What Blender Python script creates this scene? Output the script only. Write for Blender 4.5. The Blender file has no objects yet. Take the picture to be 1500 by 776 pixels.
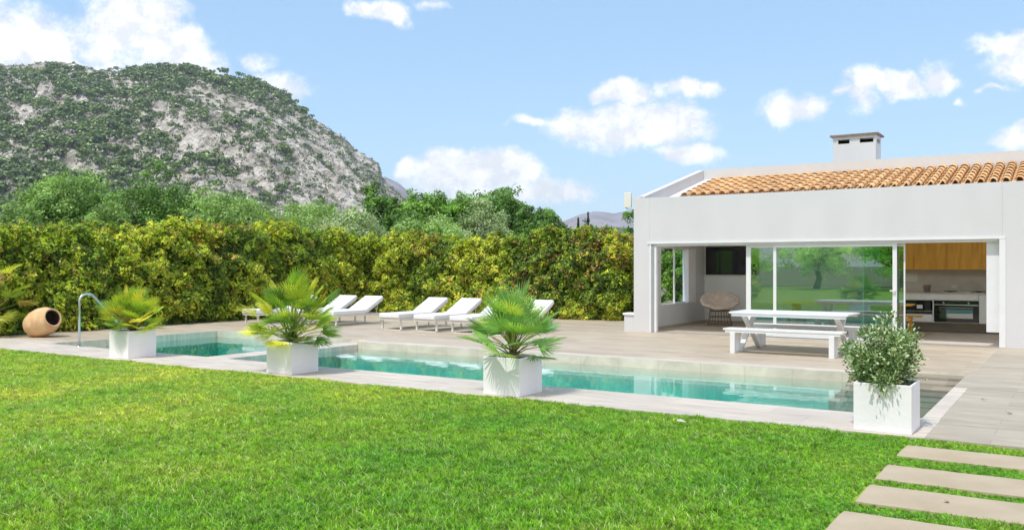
import bpy, math, random
import numpy as np
from mathutils import Vector, Matrix
R_ = math.radians
random.seed(7)
rng = np.random.default_rng(11)
S = bpy.context.scene
COL = S.collection

# ------------------------------------------------------------------ camera
cam_d = bpy.data.cameras.new('camera')
cam = bpy.data.objects.new('camera', cam_d); COL.objects.link(cam)
cam.location = (0, 0, 1.6)
cam.rotation_euler = (R_(90), 0, R_(32.8))
cam_d.sensor_width = 36; cam_d.lens = 36*1286/1500
cam_d.shift_y = 0.0013
cam_d.clip_start = 0.1; cam_d.clip_end = 30000
S.camera = cam
S.render.resolution_x = 1024; S.render.resolution_y = 529
# ------------------------------------------------------------------ colour management
S.view_settings.view_transform = 'Standard'; S.view_settings.look = 'None'
S.view_settings.gamma = 1; S.view_settings.exposure = 0.08
S.render.engine = 'CYCLES'
try:
    S.cycles.max_bounces = 10; S.cycles.transparent_max_bounces = 16
    S.cycles.diffuse_bounces = 7; S.cycles.glossy_bounces = 4; S.cycles.transmission_bounces = 6
    S.cycles.caustics_reflective = False; S.cycles.caustics_refractive = False
except Exception: pass
# ------------------------------------------------------------------ sun
SUN_EL, SUN_AZ = 63, 186
sd = bpy.data.lights.new('sun', 'SUN'); sd.energy = 3.3; sd.angle = R_(0.5); sd.color = (1, 0.965, 0.91)
so = bpy.data.objects.new('sun', sd); COL.objects.link(so)
so.rotation_euler = (R_(90-SUN_EL), 0, R_(180-SUN_AZ)); so.location = (-5, -20, 40)
# ------------------------------------------------------------------ world: sky + clouds by world direction
W = bpy.data.worlds.new('World'); S.world = W; W.use_nodes = True
wt = W.node_tree; wt.nodes.clear()
def wn(t, **k):
    n = wt.nodes.new(t)
    for a, b in k.items(): setattr(n, a, b)
    return n
L = wt.links.new
sky = wn('ShaderNodeTexSky'); sky.sky_type = 'NISHITA'; sky.sun_disc = False
sky.sun_elevation = R_(SUN_EL); sky.sun_rotation = R_(SUN_AZ)
sky.altitude = 50; sky.air_density = 1.0; sky.dust_density = 0.6; sky.ozone_density = 1.2
def wmath(op, a, b=None, c=None):
    n = wn('ShaderNodeMath', operation=op)
    for i, v in enumerate((a, b, c)):
        if v is None: continue
        if isinstance(v, (int, float)): n.inputs[i].default_value = v
        else: L(v, n.inputs[i])
    return n.outputs[0]
tc = wn('ShaderNodeTexCoord')
sep = wn('ShaderNodeSeparateXYZ'); L(tc.outputs['Generated'], sep.inputs[0])
az = wmath('ARCTAN2', sep.outputs[0], sep.outputs[1])
el = wmath('ARCSINE', sep.outputs[2])
cmb = wn('ShaderNodeCombineXYZ'); L(az, cmb.inputs[0]); L(el, cmb.inputs[1])
nw = wn('ShaderNodeTexNoise'); nw.inputs['Scale'].default_value = 16; nw.inputs['Detail'].default_value = 6
L(cmb.outputs[0], nw.inputs['Vector'])
sb = wn('ShaderNodeVectorMath', operation='SUBTRACT'); L(nw.outputs['Color'], sb.inputs[0]); sb.inputs[1].default_value = (.5, .5, .5)
ml = wn('ShaderNodeVectorMath', operation='MULTIPLY'); L(sb.outputs[0], ml.inputs[0]); ml.inputs[1].default_value = (.11, .055, 0)
ad = wn('ShaderNodeVectorMath', operation='ADD'); L(cmb.outputs[0], ad.inputs[0]); L(ml.outputs[0], ad.inputs[1])
clouds = [(35,52,115,46,1),(-60,40,90,60,1),(195,38,72,50,1),(255,78,68,34,1),(120,96,90,16,.8),(372,90,24,12,.45),(412,126,50,20,.7),
 (562,19,34,15,1),(628,3,20,10,.5),(597,244,26,14,.8),(690,250,80,26,1),(745,248,60,22,1),(790,283,70,22,.9),(640,272,70,22,.6),(700,285,90,24,.6),
 (775,181,28,8,.55),(850,180,48,22,.8),(930,186,92,32,1.1),(915,138,52,17,1),(985,182,48,32,1),(1003,127,36,14,.9),(1005,228,54,15,.9),
 (1158,156,42,22,.9),(1228,140,16,9,.6),(1262,132,30,24,.9),(1312,118,42,18,.9),(1376,107,38,22,.9),
 (1490,60,46,20,.9),(1496,88,40,24,.9),(1470,125,24,5,.5),(1418,147,12,6,.4),(1490,200,34,18,.8),
 (1750,110,110,40,1),(1900,250,120,30,.8),(-330,150,140,50,.9),(-500,300,130,40,.8)]
prev = None
for (cx, cy, rx, ry, st) in clouds:
    kx = (cx-750)/1286; a0 = math.atan(kx)-R_(32.8); dd = math.sqrt(1+kx*kx); e0 = math.atan((390-cy)/1286/dd)
    n1 = wn('ShaderNodeVectorMath', operation='SUBTRACT'); L(ad.outputs[0], n1.inputs[0]); n1.inputs[1].default_value = (a0, e0, 0)
    n2 = wn('ShaderNodeVectorMath', operation='MULTIPLY'); L(n1.outputs[0], n2.inputs[0])
    n2.inputs[1].default_value = (1286*dd*dd/(rx*1.25), 1286*dd/(ry*1.3), 0)
    n3 = wn('ShaderNodeVectorMath', operation='LENGTH'); L(n2.outputs[0], n3.inputs[0])
    v = wmath('MULTIPLY', wmath('SUBTRACT', 1.0, n3.outputs['Value']), st)
    prev = v if prev is None else wmath('SMOOTH_MAX', prev, v, .08)
nd = wn('ShaderNodeTexNoise'); nd.inputs['Scale'].default_value = 30; nd.inputs['Detail'].default_value = 9; nd.inputs['Roughness'].default_value = .66
L(cmb.outputs[0], nd.inputs['Vector'])
dens = wmath('ADD', prev, wmath('MULTIPLY', wmath('SUBTRACT', nd.outputs[0], .5), .8))
mr = wn('ShaderNodeMapRange', interpolation_type='SMOOTHSTEP'); L(dens, mr.inputs[0])
mr.inputs[1].default_value = -.08; mr.inputs[2].default_value = .5; mr.inputs[3].default_value = 0; mr.inputs[4].default_value = .97
# bright broken cloud added over the unseen sky behind the camera for fill light
nr = wn('ShaderNodeTexNoise'); nr.inputs['Scale'].default_value = 2.6; nr.inputs['Detail'].default_value = 7; L(tc.outputs['Generated'], nr.inputs['Vector'])
rear = wn('ShaderNodeMapRange', interpolation_type='SMOOTHSTEP'); L(wmath('SUBTRACT', sep.outputs[1], wmath('MULTIPLY', sep.outputs[0], .64)), rear.inputs[0])
rear.inputs[1].default_value = .35; rear.inputs[2].default_value = -.25; rear.inputs[3].default_value = 0; rear.inputs[4].default_value = 1
nrr = wn('ShaderNodeMapRange', interpolation_type='SMOOTHSTEP'); L(nr.outputs[0], nrr.inputs[0]); nrr.inputs[1].default_value = .38; nrr.inputs[2].default_value = .56
rearc = wmath('MULTIPLY', rear.outputs[0], nrr.outputs[0])
allc = wmath('MAXIMUM', mr.outputs[0], rearc)
# cloud brightness with soft grey shading mixed in by noise
cb = wn('ShaderNodeMixRGB'); cb.inputs[1].default_value = (6.4, 6.6, 7.0, 1); cb.inputs[2].default_value = (8.6, 8.6, 8.7, 1); cbm = wn('ShaderNodeMapRange'); cbm.inputs[1].default_value = .42; cbm.inputs[2].default_value = .6; L(nd.outputs[0], cbm.inputs[0]); L(cbm.outputs[0], cb.inputs[0])
hsv = wn('ShaderNodeHueSaturation'); L(sky.outputs[0], hsv.inputs['Color']); hsv.inputs['Saturation'].default_value = .92; hsv.inputs['Value'].default_value = .65
lift = wn('ShaderNodeMixRGB', blend_type='ADD'); lift.inputs[0].default_value = 1; L(hsv.outputs[0], lift.inputs[1]); lift.inputs[2].default_value = (1.45, 2.5, 3.7, 1)
mx = wn('ShaderNodeMixRGB'); L(mr.outputs[0], mx.inputs[0]); L(lift.outputs[0], mx.inputs[1]); L(cb.outputs[0], mx.inputs[2])
mx2 = wn('ShaderNodeMixRGB'); L(rearc, mx2.inputs[0]); L(mx.outputs[0], mx2.inputs[1]); mx2.inputs[2].default_value = (8, 8, 8.1, 1)
bg = wn('ShaderNodeBackground'); L(mx2.outputs[0], bg.inputs[0]); bg.inputs[1].default_value = 0.143
wo = wn('ShaderNodeOutputWorld'); L(bg.outputs[0], wo.inputs[0])

# ================================================================== helpers
def tag(o, label=None, cat=None, group=None, kind=None):
    if label: o['label'] = label
    if cat: o['category'] = cat
    if group: o['group'] = group
    if kind: o['kind'] = kind
    return o
def thing(name, label, cat, loc=(0,0,0), rz=0, group=None):
    o = bpy.data.objects.new(name, None); COL.objects.link(o); o.empty_display_size = .2
    o.location = loc; o.rotation_euler = (0, 0, rz)
    return tag(o, label, cat, group)
def copy_tree(o, parent=None):
    c = o.copy(); COL.objects.link(c); c.parent = parent
    for ch in list(o.children): copy_tree(ch, c)
    return c
class MB:
    def __init__(s): s.v = []; s.f = []; s.c = []; s.sm = []
    def add(s, vs, fs, col=None, smooth=False):
        b = len(s.v); s.v += [tuple(x) for x in vs]; s.f += [tuple(i+b for i in f) for f in fs]
        s.c += [col]*len(fs); s.sm += [smooth]*len(fs); return s
    def box(s, x0, y0, z0, x1, y1, z1, col=None):
        v = [(x0,y0,z0),(x1,y0,z0),(x1,y1,z0),(x0,y1,z0),(x0,y0,z1),(x1,y0,z1),(x1,y1,z1),(x0,y1,z1)]
        return s.add(v, [(0,3,2,1),(4,5,6,7),(0,1,5,4),(1,2,6,5),(2,3,7,6),(3,0,4,7)], col)
    def quad(s, a, b, c, d, col=None): return s.add([a,b,c,d], [(0,1,2,3)], col)
    def bar(s, p, q, w, h, up=(0,0,1), col=None):
        p, q = Vector(p), Vector(q); t = (q-p).normalized(); u = Vector(up)
        x = t.cross(u).normalized(); y = x.cross(t).normalized()
        v = []
        for c in (p, q):
            for a, b in ((-1,-1),(1,-1),(1,1),(-1,1)): v.append(c + x*a*w/2 + y*b*h/2)
        return s.add(v, [(0,3,2,1),(4,5,6,7),(0,1,5,4),(1,2,6,5),(2,3,7,6),(3,0,4,7)], col)
    def tube(s, pts, r, n=8, cap=True, col=None):
        pts = [Vector(p) for p in pts]; rs = r if isinstance(r, (list, tuple)) else [r]*len(pts)
        vs = []; last = None
        for i, p in enumerate(pts):
            t = (pts[min(i+1, len(pts)-1)]-pts[max(i-1, 0)])
            t = t.normalized() if t.length > 1e-9 else Vector((0,0,1))
            if last is None:
                u = t.orthogonal().normalized()
            else:
                u = (last - t*last.dot(t)); u = u.normalized() if u.length > 1e-6 else t.orthogonal().normalized()
            last = u; w = t.cross(u)
            for k in range(n):
                a = 2*math.pi*k/n; vs.append(p + (u*math.cos(a)+w*math.sin(a))*rs[i])
        fs = []
        for i in range(len(pts)-1):
            for k in range(n):
                k2 = (k+1) % n; fs.append((i*n+k, i*n+k2, (i+1)*n+k2, (i+1)*n+k))
        s.add(vs, fs, col, True)
        if cap:
            b = len(s.v)-len(vs)
            s.f += [tuple(b+k for k in reversed(range(n))), tuple(b+(len(pts)-1)*n+k for k in range(n))]
            s.c += [col]*2; s.sm += [False]*2
        return s
    def lathe(s, prof, n=24, c=(0,0,0), col=None, M=None):
        vs = []
        for (r, z) in prof:
            for k in range(n):
                a = 2*math.pi*k/n; v = Vector((r*math.cos(a), r*math.sin(a), z))
                if M: v = M @ v
                vs.append(v+Vector(c))
        fs = []
        for i in range(len(prof)-1):
            for k in range(n):
                k2 = (k+1) % n; fs.append((i*n+k, i*n+k2, (i+1)*n+k2, (i+1)*n+k))
        return s.add(vs, fs, col, True)
    def prism(s, poly, x0, x1, col=None):   # poly in (y,z), extruded in x
        n = len(poly); v = [(x0, y, z) for y, z in poly]+[(x1, y, z) for y, z in poly]
        f = [tuple(reversed(range(n))), tuple(range(n, 2*n))]+[(i, (i+1) % n, n+(i+1) % n, n+i) for i in range(n)]
        return s.add(v, f, col)
    def build(s, name, m, parent=None, world=False, bevel=0):
        me = bpy.data.meshes.new(name)
        vs = s.v
        if world and parent is not None:
            o_ = parent
            off = Vector((0,0,0))
            while o_ is not None: off += o_.location; o_ = o_.parent
            vs = [(Vector(x)-off)[:] for x in vs]
        me.from_pydata([tuple(x) for x in vs], [], s.f)
        me.polygons.foreach_set('use_smooth', s.sm)
        if any(c is not None for c in s.c):
            at_ = me.attributes.new('Col', 'FLOAT_COLOR', 'FACE')
            at_.data.foreach_set('color', [y for c in s.c for y in ((*c[:3], 1) if c else (1,1,1,1))])
        me.materials.append(m); me.validate(); me.update()
        o = bpy.data.objects.new(name, me); COL.objects.link(o)
        if parent is not None: o.parent = parent
        if bevel:
            b = o.modifiers.new('bevel', 'BEVEL'); b.width = bevel; b.segments = 2; b.limit_method = 'ANGLE'
        return o
def np_mesh(name, V, F, colors, m, parent=None, smooth=False):
    """V (N,3); F (M,4) quads; colors (M,3)"""
    me = bpy.data.meshes.new(name)
    me.vertices.add(len(V)); me.vertices.foreach_set('co', np.asarray(V, np.float32).ravel())
    k = F.shape[1]
    me.loops.add(len(F)*k); me.loops.foreach_set('vertex_index', np.asarray(F, np.int32).ravel())
    me.polygons.add(len(F)); me.polygons.foreach_set('loop_start', np.arange(0, len(F)*k, k, dtype=np.int32))
    try: me.polygons.foreach_set('loop_total', np.full(len(F), k, np.int32))
    except Exception: pass
    if smooth: me.polygons.foreach_set('use_smooth', np.ones(len(F), bool))
    if colors is not None:
        a = me.attributes.new('Col', 'FLOAT_COLOR', 'FACE')
        c = np.concatenate([colors, np.ones((len(colors), 1))], 1).astype(np.float32)
        a.data.foreach_set('color', c.ravel())
    me.materials.append(m); me.update(calc_edges=True)
    o = bpy.data.objects.new(name, me); COL.objects.link(o)
    if parent is not None: o.parent = parent
    return o
# value noise
_G = np.random.default_rng(5).random((64, 64, 64)).astype(np.float32)
def vnoise(x, y, z=0.0):
    x = np.asarray(x, float); y = np.asarray(y, float)+0*x; z = np.zeros_like(x)+z
    xi, yi, zi = np.floor(x).astype(int), np.floor(y).astype(int), np.floor(z).astype(int)
    fx, fy, fz = x-xi, y-yi, z-zi
    fx, fy, fz = [t*t*(3-2*t) for t in (fx, fy, fz)]
    def g(a, b, c): return _G[(xi+a) % 64, (yi+b) % 64, (zi+c) % 64]
    def lp(a, b, t): return a+(b-a)*t
    return lp(lp(lp(g(0,0,0), g(1,0,0), fx), lp(g(0,1,0), g(1,1,0), fx), fy), lp(lp(g(0,0,1), g(1,0,1), fx), lp(g(0,1,1), g(1,1,1), fx), fy), fz)
def fbm(x, y, z=0.0, o=4, r=.5):
    s = 0; a = 1; t = 0
    for i in range(o):
        s = s+a*vnoise(np.asarray(x)*2**i+i*17.3, np.asarray(y)*2**i+i*9.1, np.asarray(z)*2**i); t += a; a *= r
    return s/t
# ------------------------------------------------------------------ materials
def newmat(name):
    m = bpy.data.materials.new(name); m.use_nodes = True; nt = m.node_tree
    return m, nt, nt.nodes['Principled BSDF'], nt.links.new
def N(nt, t, **k):
    n = nt.nodes.new(t)
    for a, b in k.items(): setattr(n, a, b)
    return n
def mat(name, col, rough=.6, var=.12, scale=6, bump=0, bscale=60, metal=0, spec=.5, stretch=(1,1,1), col2=None):
    m, nt, p, l = newmat(name)
    tc = N(nt, 'ShaderNodeTexCoord'); mp = N(nt, 'ShaderNodeMapping'); mp.inputs['Scale'].default_value = stretch
    l(tc.outputs['Object'], mp.inputs[0])
    n = N(nt, 'ShaderNodeTexNoise'); n.inputs['Scale'].default_value = scale; n.inputs['Detail'].default_value = 6; l(mp.outputs[0], n.inputs['Vector'])
    r = N(nt, 'ShaderNodeMixRGB'); r.inputs[1].default_value = (*[c*(1-var) for c in col], 1)
    c2 = col2 or [min(1, c*(1+var)) for c in col]; r.inputs[2].default_value = (*c2, 1)
    mrg = N(nt, 'ShaderNodeMapRange'); mrg.inputs[1].default_value = .3; mrg.inputs[2].default_value = .7
    l(n.outputs[0], mrg.inputs[0]); l(mrg.outputs[0], r.inputs[0]); l(r.outputs[0], p.inputs['Base Color'])
    p.inputs['Roughness'].default_value = rough; p.inputs['Metallic'].default_value = metal
    p.inputs['Specular IOR Level'].default_value = spec
    if bump:
        n2 = N(nt, 'ShaderNodeTexNoise'); n2.inputs['Scale'].default_value = bscale; n2.inputs['Detail'].default_value = 5; l(mp.outputs[0], n2.inputs['Vector'])
        b = N(nt, 'ShaderNodeBump'); b.inputs['Strength'].default_value = bump; b.inputs['Distance'].default_value = .01
        l(n2.outputs[0], b.inputs['Height']); l(b.outputs[0], p.inputs['Normal'])
    return m
def leafmat(name, trans=.35, rough=.45, gain=1.9):
    m = bpy.data.materials.new(name); m.use_nodes = True; nt = m.node_tree; l = nt.links.new
    p = nt.nodes['Principled BSDF']; out = nt.nodes['Material Output']
    at_ = N(nt, 'ShaderNodeAttribute', attribute_name='Col')
    g = N(nt, 'ShaderNodeMixRGB', blend_type='MULTIPLY'); g.inputs[0].default_value = 1; g.inputs[2].default_value = (gain, gain, gain, 1); l(at_.outputs[0], g.inputs[1])
    l(g.outputs[0], p.inputs['Base Color']); p.inputs['Roughness'].default_value = rough; p.inputs['Specular IOR Level'].default_value = .35
    t = N(nt, 'ShaderNodeBsdfTranslucent')
    g2 = N(nt, 'ShaderNodeMixRGB', blend_type='MULTIPLY'); g2.inputs[0].default_value = 1; g2.inputs[2].default_value = (1.5, 1.5, .7, 1); l(g.outputs[0], g2.inputs[1]); l(g2.outputs[0], t.inputs[0])
    mx = N(nt, 'ShaderNodeMixShader'); mx.inputs[0].default_value = trans; l(p.outputs[0], mx.inputs[1]); l(t.outputs[0], mx.inputs[2]); l(mx.outputs[0], out.inputs[0])
    return m
def attrmat(name, rough=.7, bump=.2, bscale=40):
    m, nt, p, l = newmat(name)
    a = N(nt, 'ShaderNodeAttribute', attribute_name='Col')
    tc = N(nt, 'ShaderNodeTexCoord'); n = N(nt, 'ShaderNodeTexNoise'); n.inputs['Scale'].default_value = bscale; l(tc.outputs['Object'], n.inputs['Vector'])
    mr_ = N(nt, 'ShaderNodeMapRange'); mr_.inputs[3].default_value = .75; mr_.inputs[4].default_value = 1.25; l(n.outputs[0], mr_.inputs[0])
    g = N(nt, 'ShaderNodeMixRGB', blend_type='MULTIPLY'); g.inputs[0].default_value = 1; l(a.outputs[0], g.inputs[1]); l(mr_.outputs[0], g.inputs[2])
    l(g.outputs[0], p.inputs['Base Color']); p.inputs['Roughness'].default_value = rough
    b = N(nt, 'ShaderNodeBump'); b.inputs['Strength'].default_value = bump; b.inputs['Distance'].default_value = .01; l(n.outputs[0], b.inputs['Height']); l(b.outputs[0], p.inputs['Normal'])
    return m

def stone_deck(name, c1, c2, bw, bh, stain=.5, rot=0, warm=(.42,.33,.23), rough=.55):
    """stone planks: per-slab tint, long wavy veins, fine joints, damp and rusty patches"""
    m, nt, p, l = newmat(name)
    g = N(nt, 'ShaderNodeTexCoord'); mp = N(nt, 'ShaderNodeMapping'); mp.inputs['Rotation'].default_value = (0, 0, rot); l(g.outputs['Object'], mp.inputs[0])
    br = N(nt, 'ShaderNodeTexBrick'); l(mp.outputs[0], br.inputs['Vector'])
    br.inputs['Scale'].default_value = 1; br.inputs['Brick Width'].default_value = bw; br.inputs['Row Height'].default_value = bh
    br.inputs['Mortar Size'].default_value = .004; br.inputs['Mortar Smooth'].default_value = .1; br.offset = .37
    br.inputs['Color1'].default_value = (*c1, 1); br.inputs['Color2'].default_value = (*c2, 1); br.inputs['Mortar'].default_value = (*[c*.72 for c in c1], 1)
    mp2 = N(nt, 'ShaderNodeMapping'); mp2.inputs['Scale'].default_value = (.9, 7, 1); l(mp.outputs[0], mp2.inputs[0])
    n = N(nt, 'ShaderNodeTexNoise'); n.inputs['Scale'].default_value = 1.6; n.inputs['Detail'].default_value = 8; n.inputs['Roughness'].default_value = .62; n.inputs['Distortion'].default_value = .7; l(mp2.outputs[0], n.inputs['Vector'])
    r1 = N(nt, 'ShaderNodeMapRange'); r1.inputs[1].default_value = .3; r1.inputs[2].default_value = .72; r1.inputs[3].default_value = .72; r1.inputs[4].default_value = 1.16; l(n.outputs[0], r1.inputs[0])
    mu = N(nt, 'ShaderNodeMixRGB', blend_type='MULTIPLY'); mu.inputs[0].default_value = 1; l(br.outputs[0], mu.inputs[1]); l(r1.outputs[0], mu.inputs[2])
    mp3 = N(nt, 'ShaderNodeMapping'); mp3.inputs['Scale'].default_value = (.35, 1.3, 1); l(g.outputs['Object'], mp3.inputs[0])
    n3 = N(nt, 'ShaderNodeTexNoise'); n3.inputs['Scale'].default_value = 1.1; n3.inputs['Detail'].default_value = 5; l(mp3.outputs[0], n3.inputs['Vector'])
    r3 = N(nt, 'ShaderNodeMapRange'); r3.inputs[1].default_value = .56; r3.inputs[2].default_value = .72; r3.inputs[3].default_value = 0; r3.inputs[4].default_value = stain; l(n3.outputs[0], r3.inputs[0])
    ms = N(nt, 'ShaderNodeMixRGB'); l(r3.outputs[0], ms.inputs[0]); l(mu.outputs[0], ms.inputs[1]); ms.inputs[2].default_value = (*warm, 1)
    l(ms.outputs[0], p.inputs['Base Color'])
    rr = N(nt, 'ShaderNodeMapRange'); rr.inputs[3].default_value = rough-.12; rr.inputs[4].default_value = rough+.15; l(n.outputs[0], rr.inputs[0]); l(rr.outputs[0], p.inputs['Roughness'])
    b = N(nt, 'ShaderNodeBump'); b.inputs['Strength'].default_value = .25; b.inputs['Distance'].default_value = .006; l(n.outputs[0], b.inputs['Height']); l(b.outputs[0], p.inputs['Normal'])
    return m

M = {}
M['plaster'] = mat('white plaster', (.615,.61,.62), .85, .035, 1.6, .22, 12, stretch=(1,1,.3))
M['plaster_in'] = mat('interior plaster', (.86,.855,.84), .9, .03, 2, .1, 60)
M['planter'] = mat('white planter fibre cement', (.87,.83,.86), .6, .05, 3, .2, 30)
M['white_metal'] = mat('white painted aluminium', (.76,.765,.77), .35, .03, 4)
M['alu'] = mat('door aluminium', (.74,.75,.76), .35, .03, 4)
M['grey_alu'] = mat('grey track aluminium', (.32,.33,.35), .4, .05, 9)
M['fabric'] = mat('white lounger fabric', (.78,.78,.79), .9, .03, 9, .25, 160)
M['mesh_frame'] = mat('cream lounger frame', (.72,.69,.63), .45, .04, 9)
M['wicker'] = mat('brown wicker cane', (.30,.19,.11), .55, .3, 30)
M['cushion'] = mat('beige cushion', (.62,.50,.41), .9, .12, 9, .4, 40)
M['wood'] = mat('orange oak veneer', (.78,.36,.03), .45, .2, 2.2, .05, 30, stretch=(6,6,.7), col2=(.88,.46,.06))
M['splash'] = mat('taupe stone splashback', (.60,.53,.45), .6, .1, 3)
M['cabinet'] = mat('pale grey cabinet', (.86,.85,.82), .45, .03, 5)
M['black'] = mat('black glass', (.012,.012,.013), .07, .1, 5)
M['black_iron'] = mat('black cast iron', (.02,.02,.02), .5, .2, 40)
M['steel'] = mat('brushed steel', (.55,.55,.55), .28, .06, 40, metal=1)
M['chrome'] = mat('polished rail steel', (.62,.62,.62), .3, .03, 20, metal=1)
M['soil'] = mat('potting soil', (.05,.035,.025), .95, .4, 40, .8, 90)
M['cap'] = mat('weathered chimney cap', (.24,.17,.14), .85, .25, 12, .3, 40)
M['dark'] = mat('flue dark', (.01,.01,.01), .9, .1, 5)
M['cream'] = mat('cream plastic', (.72,.70,.62), .5, .03, 8)
M['terracotta'] = mat('buff terracotta', (.72,.44,.22), .85, .2, 5, .35, 35, col2=(.80,.54,.31))
M['terra_in'] = mat('dark inside of the jar', (.16,.10,.07), .95, .3, 9)
M['bark'] = mat('bark', (.11,.085,.06), .9, .35, 14, .9, 40)
M['stonewall'] = mat('rough stone wall', (.30,.27,.22), .9, .3, 5, .8, 14)
M['step'] = mat('stepping stone', (.42,.335,.225), .85, .08, 2.5, .35, 60, col2=(.47,.385,.275))
M['ceiling'] = mat('ceiling plaster', (.88,.88,.86), .9, .03, 3)
M['leaf'] = leafmat('foliage leaves', .3)
M['leaf_far'] = leafmat('far foliage', .15, .45, 1.8)
M['palm'] = leafmat('palm leaflets', .4, .4, 1.85)
M['tile'] = attrmat('clay roof tiles', .8, .3, 30)
M['deck'] = stone_deck('pale stone deck', (.545,.455,.345), (.455,.375,.28), 1.5, .42, .6, warm=(.36,.27,.17))
M['coping'] = stone_deck('pool edge stone', (.64,.56,.48), (.57,.50,.43), 1.2, 1.2, .2, rough=.65)
M['deck_grey'] = stone_deck('grey plank stone paving', (.475,.415,.33), (.395,.34,.265), 1.8, .34, .15, warm=(.45,.38,.30), rough=.65)
M['floor_in'] = stone_deck('indoor stone floor', (.62,.54,.45), (.56,.48,.40), 1.5, .42, .1, rough=.6)
M['pool_wall'] = stone_deck('pool wall stone', (.68,.63,.52), (.64,.59,.48), .75, .6, .2, warm=(.48,.44,.30))
M['pool_tile'] = stone_deck('pool step tiles', (.36,.31,.235), (.27,.235,.18), .4, .4, .3, warm=(.2,.18,.13))
def glassmat(name, tint, ior, rough=0.0):
    m = bpy.data.materials.new(name); m.use_nodes = True; nt = m.node_tree; l = nt.links.new
    nt.nodes.remove(nt.nodes['Principled BSDF']); out = nt.nodes['Material Output']
    t = N(nt, 'ShaderNodeBsdfTransparent'); t.inputs[0].default_value = (*tint, 1)
    g = N(nt, 'ShaderNodeBsdfGlossy'); g.inputs['Roughness'].default_value = rough; g.inputs[0].default_value = (.95, 1, .97, 1)
    f = N(nt, 'ShaderNodeFresnel'); f.inputs[0].default_value = ior
    ge_ = N(nt, 'ShaderNodeNewGeometry'); iv = N(nt, 'ShaderNodeMath', operation='SUBTRACT'); iv.inputs[0].default_value = 1; l(ge_.outputs['Backfacing'], iv.inputs[1])
    fm_ = N(nt, 'ShaderNodeMath', operation='MULTIPLY'); l(f.outputs[0], fm_.inputs[0]); l(iv.outputs[0], fm_.inputs[1])
    mx = N(nt, 'ShaderNodeMixShader'); l(fm_.outputs[0], mx.inputs[0]); l(t.outputs[0], mx.inputs[1]); l(g.outputs[0], mx.inputs[2]); l(mx.outputs[0], out.inputs[0])
    return m, nt, f, g, l
M['glass'] = glassmat('door glass', (.52,.74,.66), 3.2)[0]
M['glass_clear'] = glassmat('window glass', (.85,.92,.93), 1.12)[0]
mw = bpy.data.materials.new('pool water'); mw.use_nodes = True; nt = mw.node_tree; l = nt.links.new; nt.nodes.remove(nt.nodes['Principled BSDF']); out = nt.nodes['Material Output']
tr_ = N(nt, 'ShaderNodeBsdfTransparent'); gl = N(nt, 'ShaderNodeBsdfGlossy'); gl.inputs['Roughness'].default_value = .0; fr = N(nt, 'ShaderNodeFresnel'); fr.inputs[0].default_value = 1.33
gm_ = N(nt, 'ShaderNodeNewGeometry'); inv = N(nt, 'ShaderNodeMath', operation='SUBTRACT'); inv.inputs[0].default_value = 1; l(gm_.outputs['Backfacing'], inv.inputs[1])
fm = N(nt, 'ShaderNodeMath', operation='MULTIPLY'); l(fr.outputs[0], fm.inputs[0]); l(inv.outputs[0], fm.inputs[1])
ms_ = N(nt, 'ShaderNodeMixShader'); l(fm.outputs[0], ms_.inputs[0]); l(tr_.outputs[0], ms_.inputs[1]); l(gl.outputs[0], ms_.inputs[2]); l(ms_.outputs[0], out.inputs['Surface'])
va = N(nt, 'ShaderNodeVolumeAbsorption'); va.inputs['Color'].default_value = (.0,.93,.925,1); va.inputs['Density'].default_value = .62; l(va.outputs[0], out.inputs['Volume'])
tcn = N(nt, 'ShaderNodeTexCoord'); nn = N(nt, 'ShaderNodeTexNoise'); nn.inputs['Scale'].default_value = 2.6; nn.inputs['Detail'].default_value = 3; l(tcn.outputs['Object'], nn.inputs['Vector'])
bb = N(nt, 'ShaderNodeBump'); bb.inputs['Strength'].default_value = .16; bb.inputs['Distance'].default_value = .012; l(nn.outputs[0], bb.inputs['Height'])
l(bb.outputs[0], gl.inputs['Normal']); l(bb.outputs[0], fr.inputs['Normal'])
M['water'] = mw

# ================================================================== SETTING
# ground sheet with the pool cut out
PX0, PX1, PY0, PYF, PYS = -17.95, -1.38, 10.12, 13.9, 14.35     # pool: left, right, near, far (main), far (spa)
NX0 = -2.9; NYF = 14.75                                          # step notch at the right end
DX0, DX1 = -13.42, -12.85                                         # divider
WZ = -.145
g = MB(); B = 3600
xs = [-B, -18.6, -.9, B]; ys = [-B, 9.6, 15.2, B]
for i in range(3):
    for j in range(3):
        if i == 1 and j == 1: continue
        g.quad((xs[i],ys[j],-.06), (xs[i+1],ys[j],-.06), (xs[i+1],ys[j+1],-.06), (xs[i],ys[j+1],-.06))
M['ground'] = mat('rough ground', (.13,.15,.06), .95, .35, .15)
tag(g.build('ground', M['ground']), kind='structure')
# lawn soil sheet
m, nt, p, l = newmat('lawn turf'); tc_ = N(nt, 'ShaderNodeTexCoord'); n_ = N(nt, 'ShaderNodeTexNoise'); n_.inputs['Scale'].default_value = .8; n_.inputs['Detail'].default_value = 8; l(tc_.outputs['Object'], n_.inputs['Vector'])
cr = N(nt, 'ShaderNodeValToRGB'); cr.color_ramp.elements[0].position = .35; cr.color_ramp.elements[1].position = .65; cr.color_ramp.elements[0].color = (.15,.30,.02,1); cr.color_ramp.elements[1].color = (.28,.42,.03,1)
l(n_.outputs[0], cr.inputs[0]); l(cr.outputs[0], p.inputs['Base Color']); p.inputs['Roughness'].default_value = 1
M['turf'] = m
lw = MB(); lw.quad((-26,-31,-.03), (8,-31,-.03), (8,8.97,-.03), (-26,8.97,-.03))
tag(lw.build('lawn', M['turf']), kind='structure')
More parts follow.
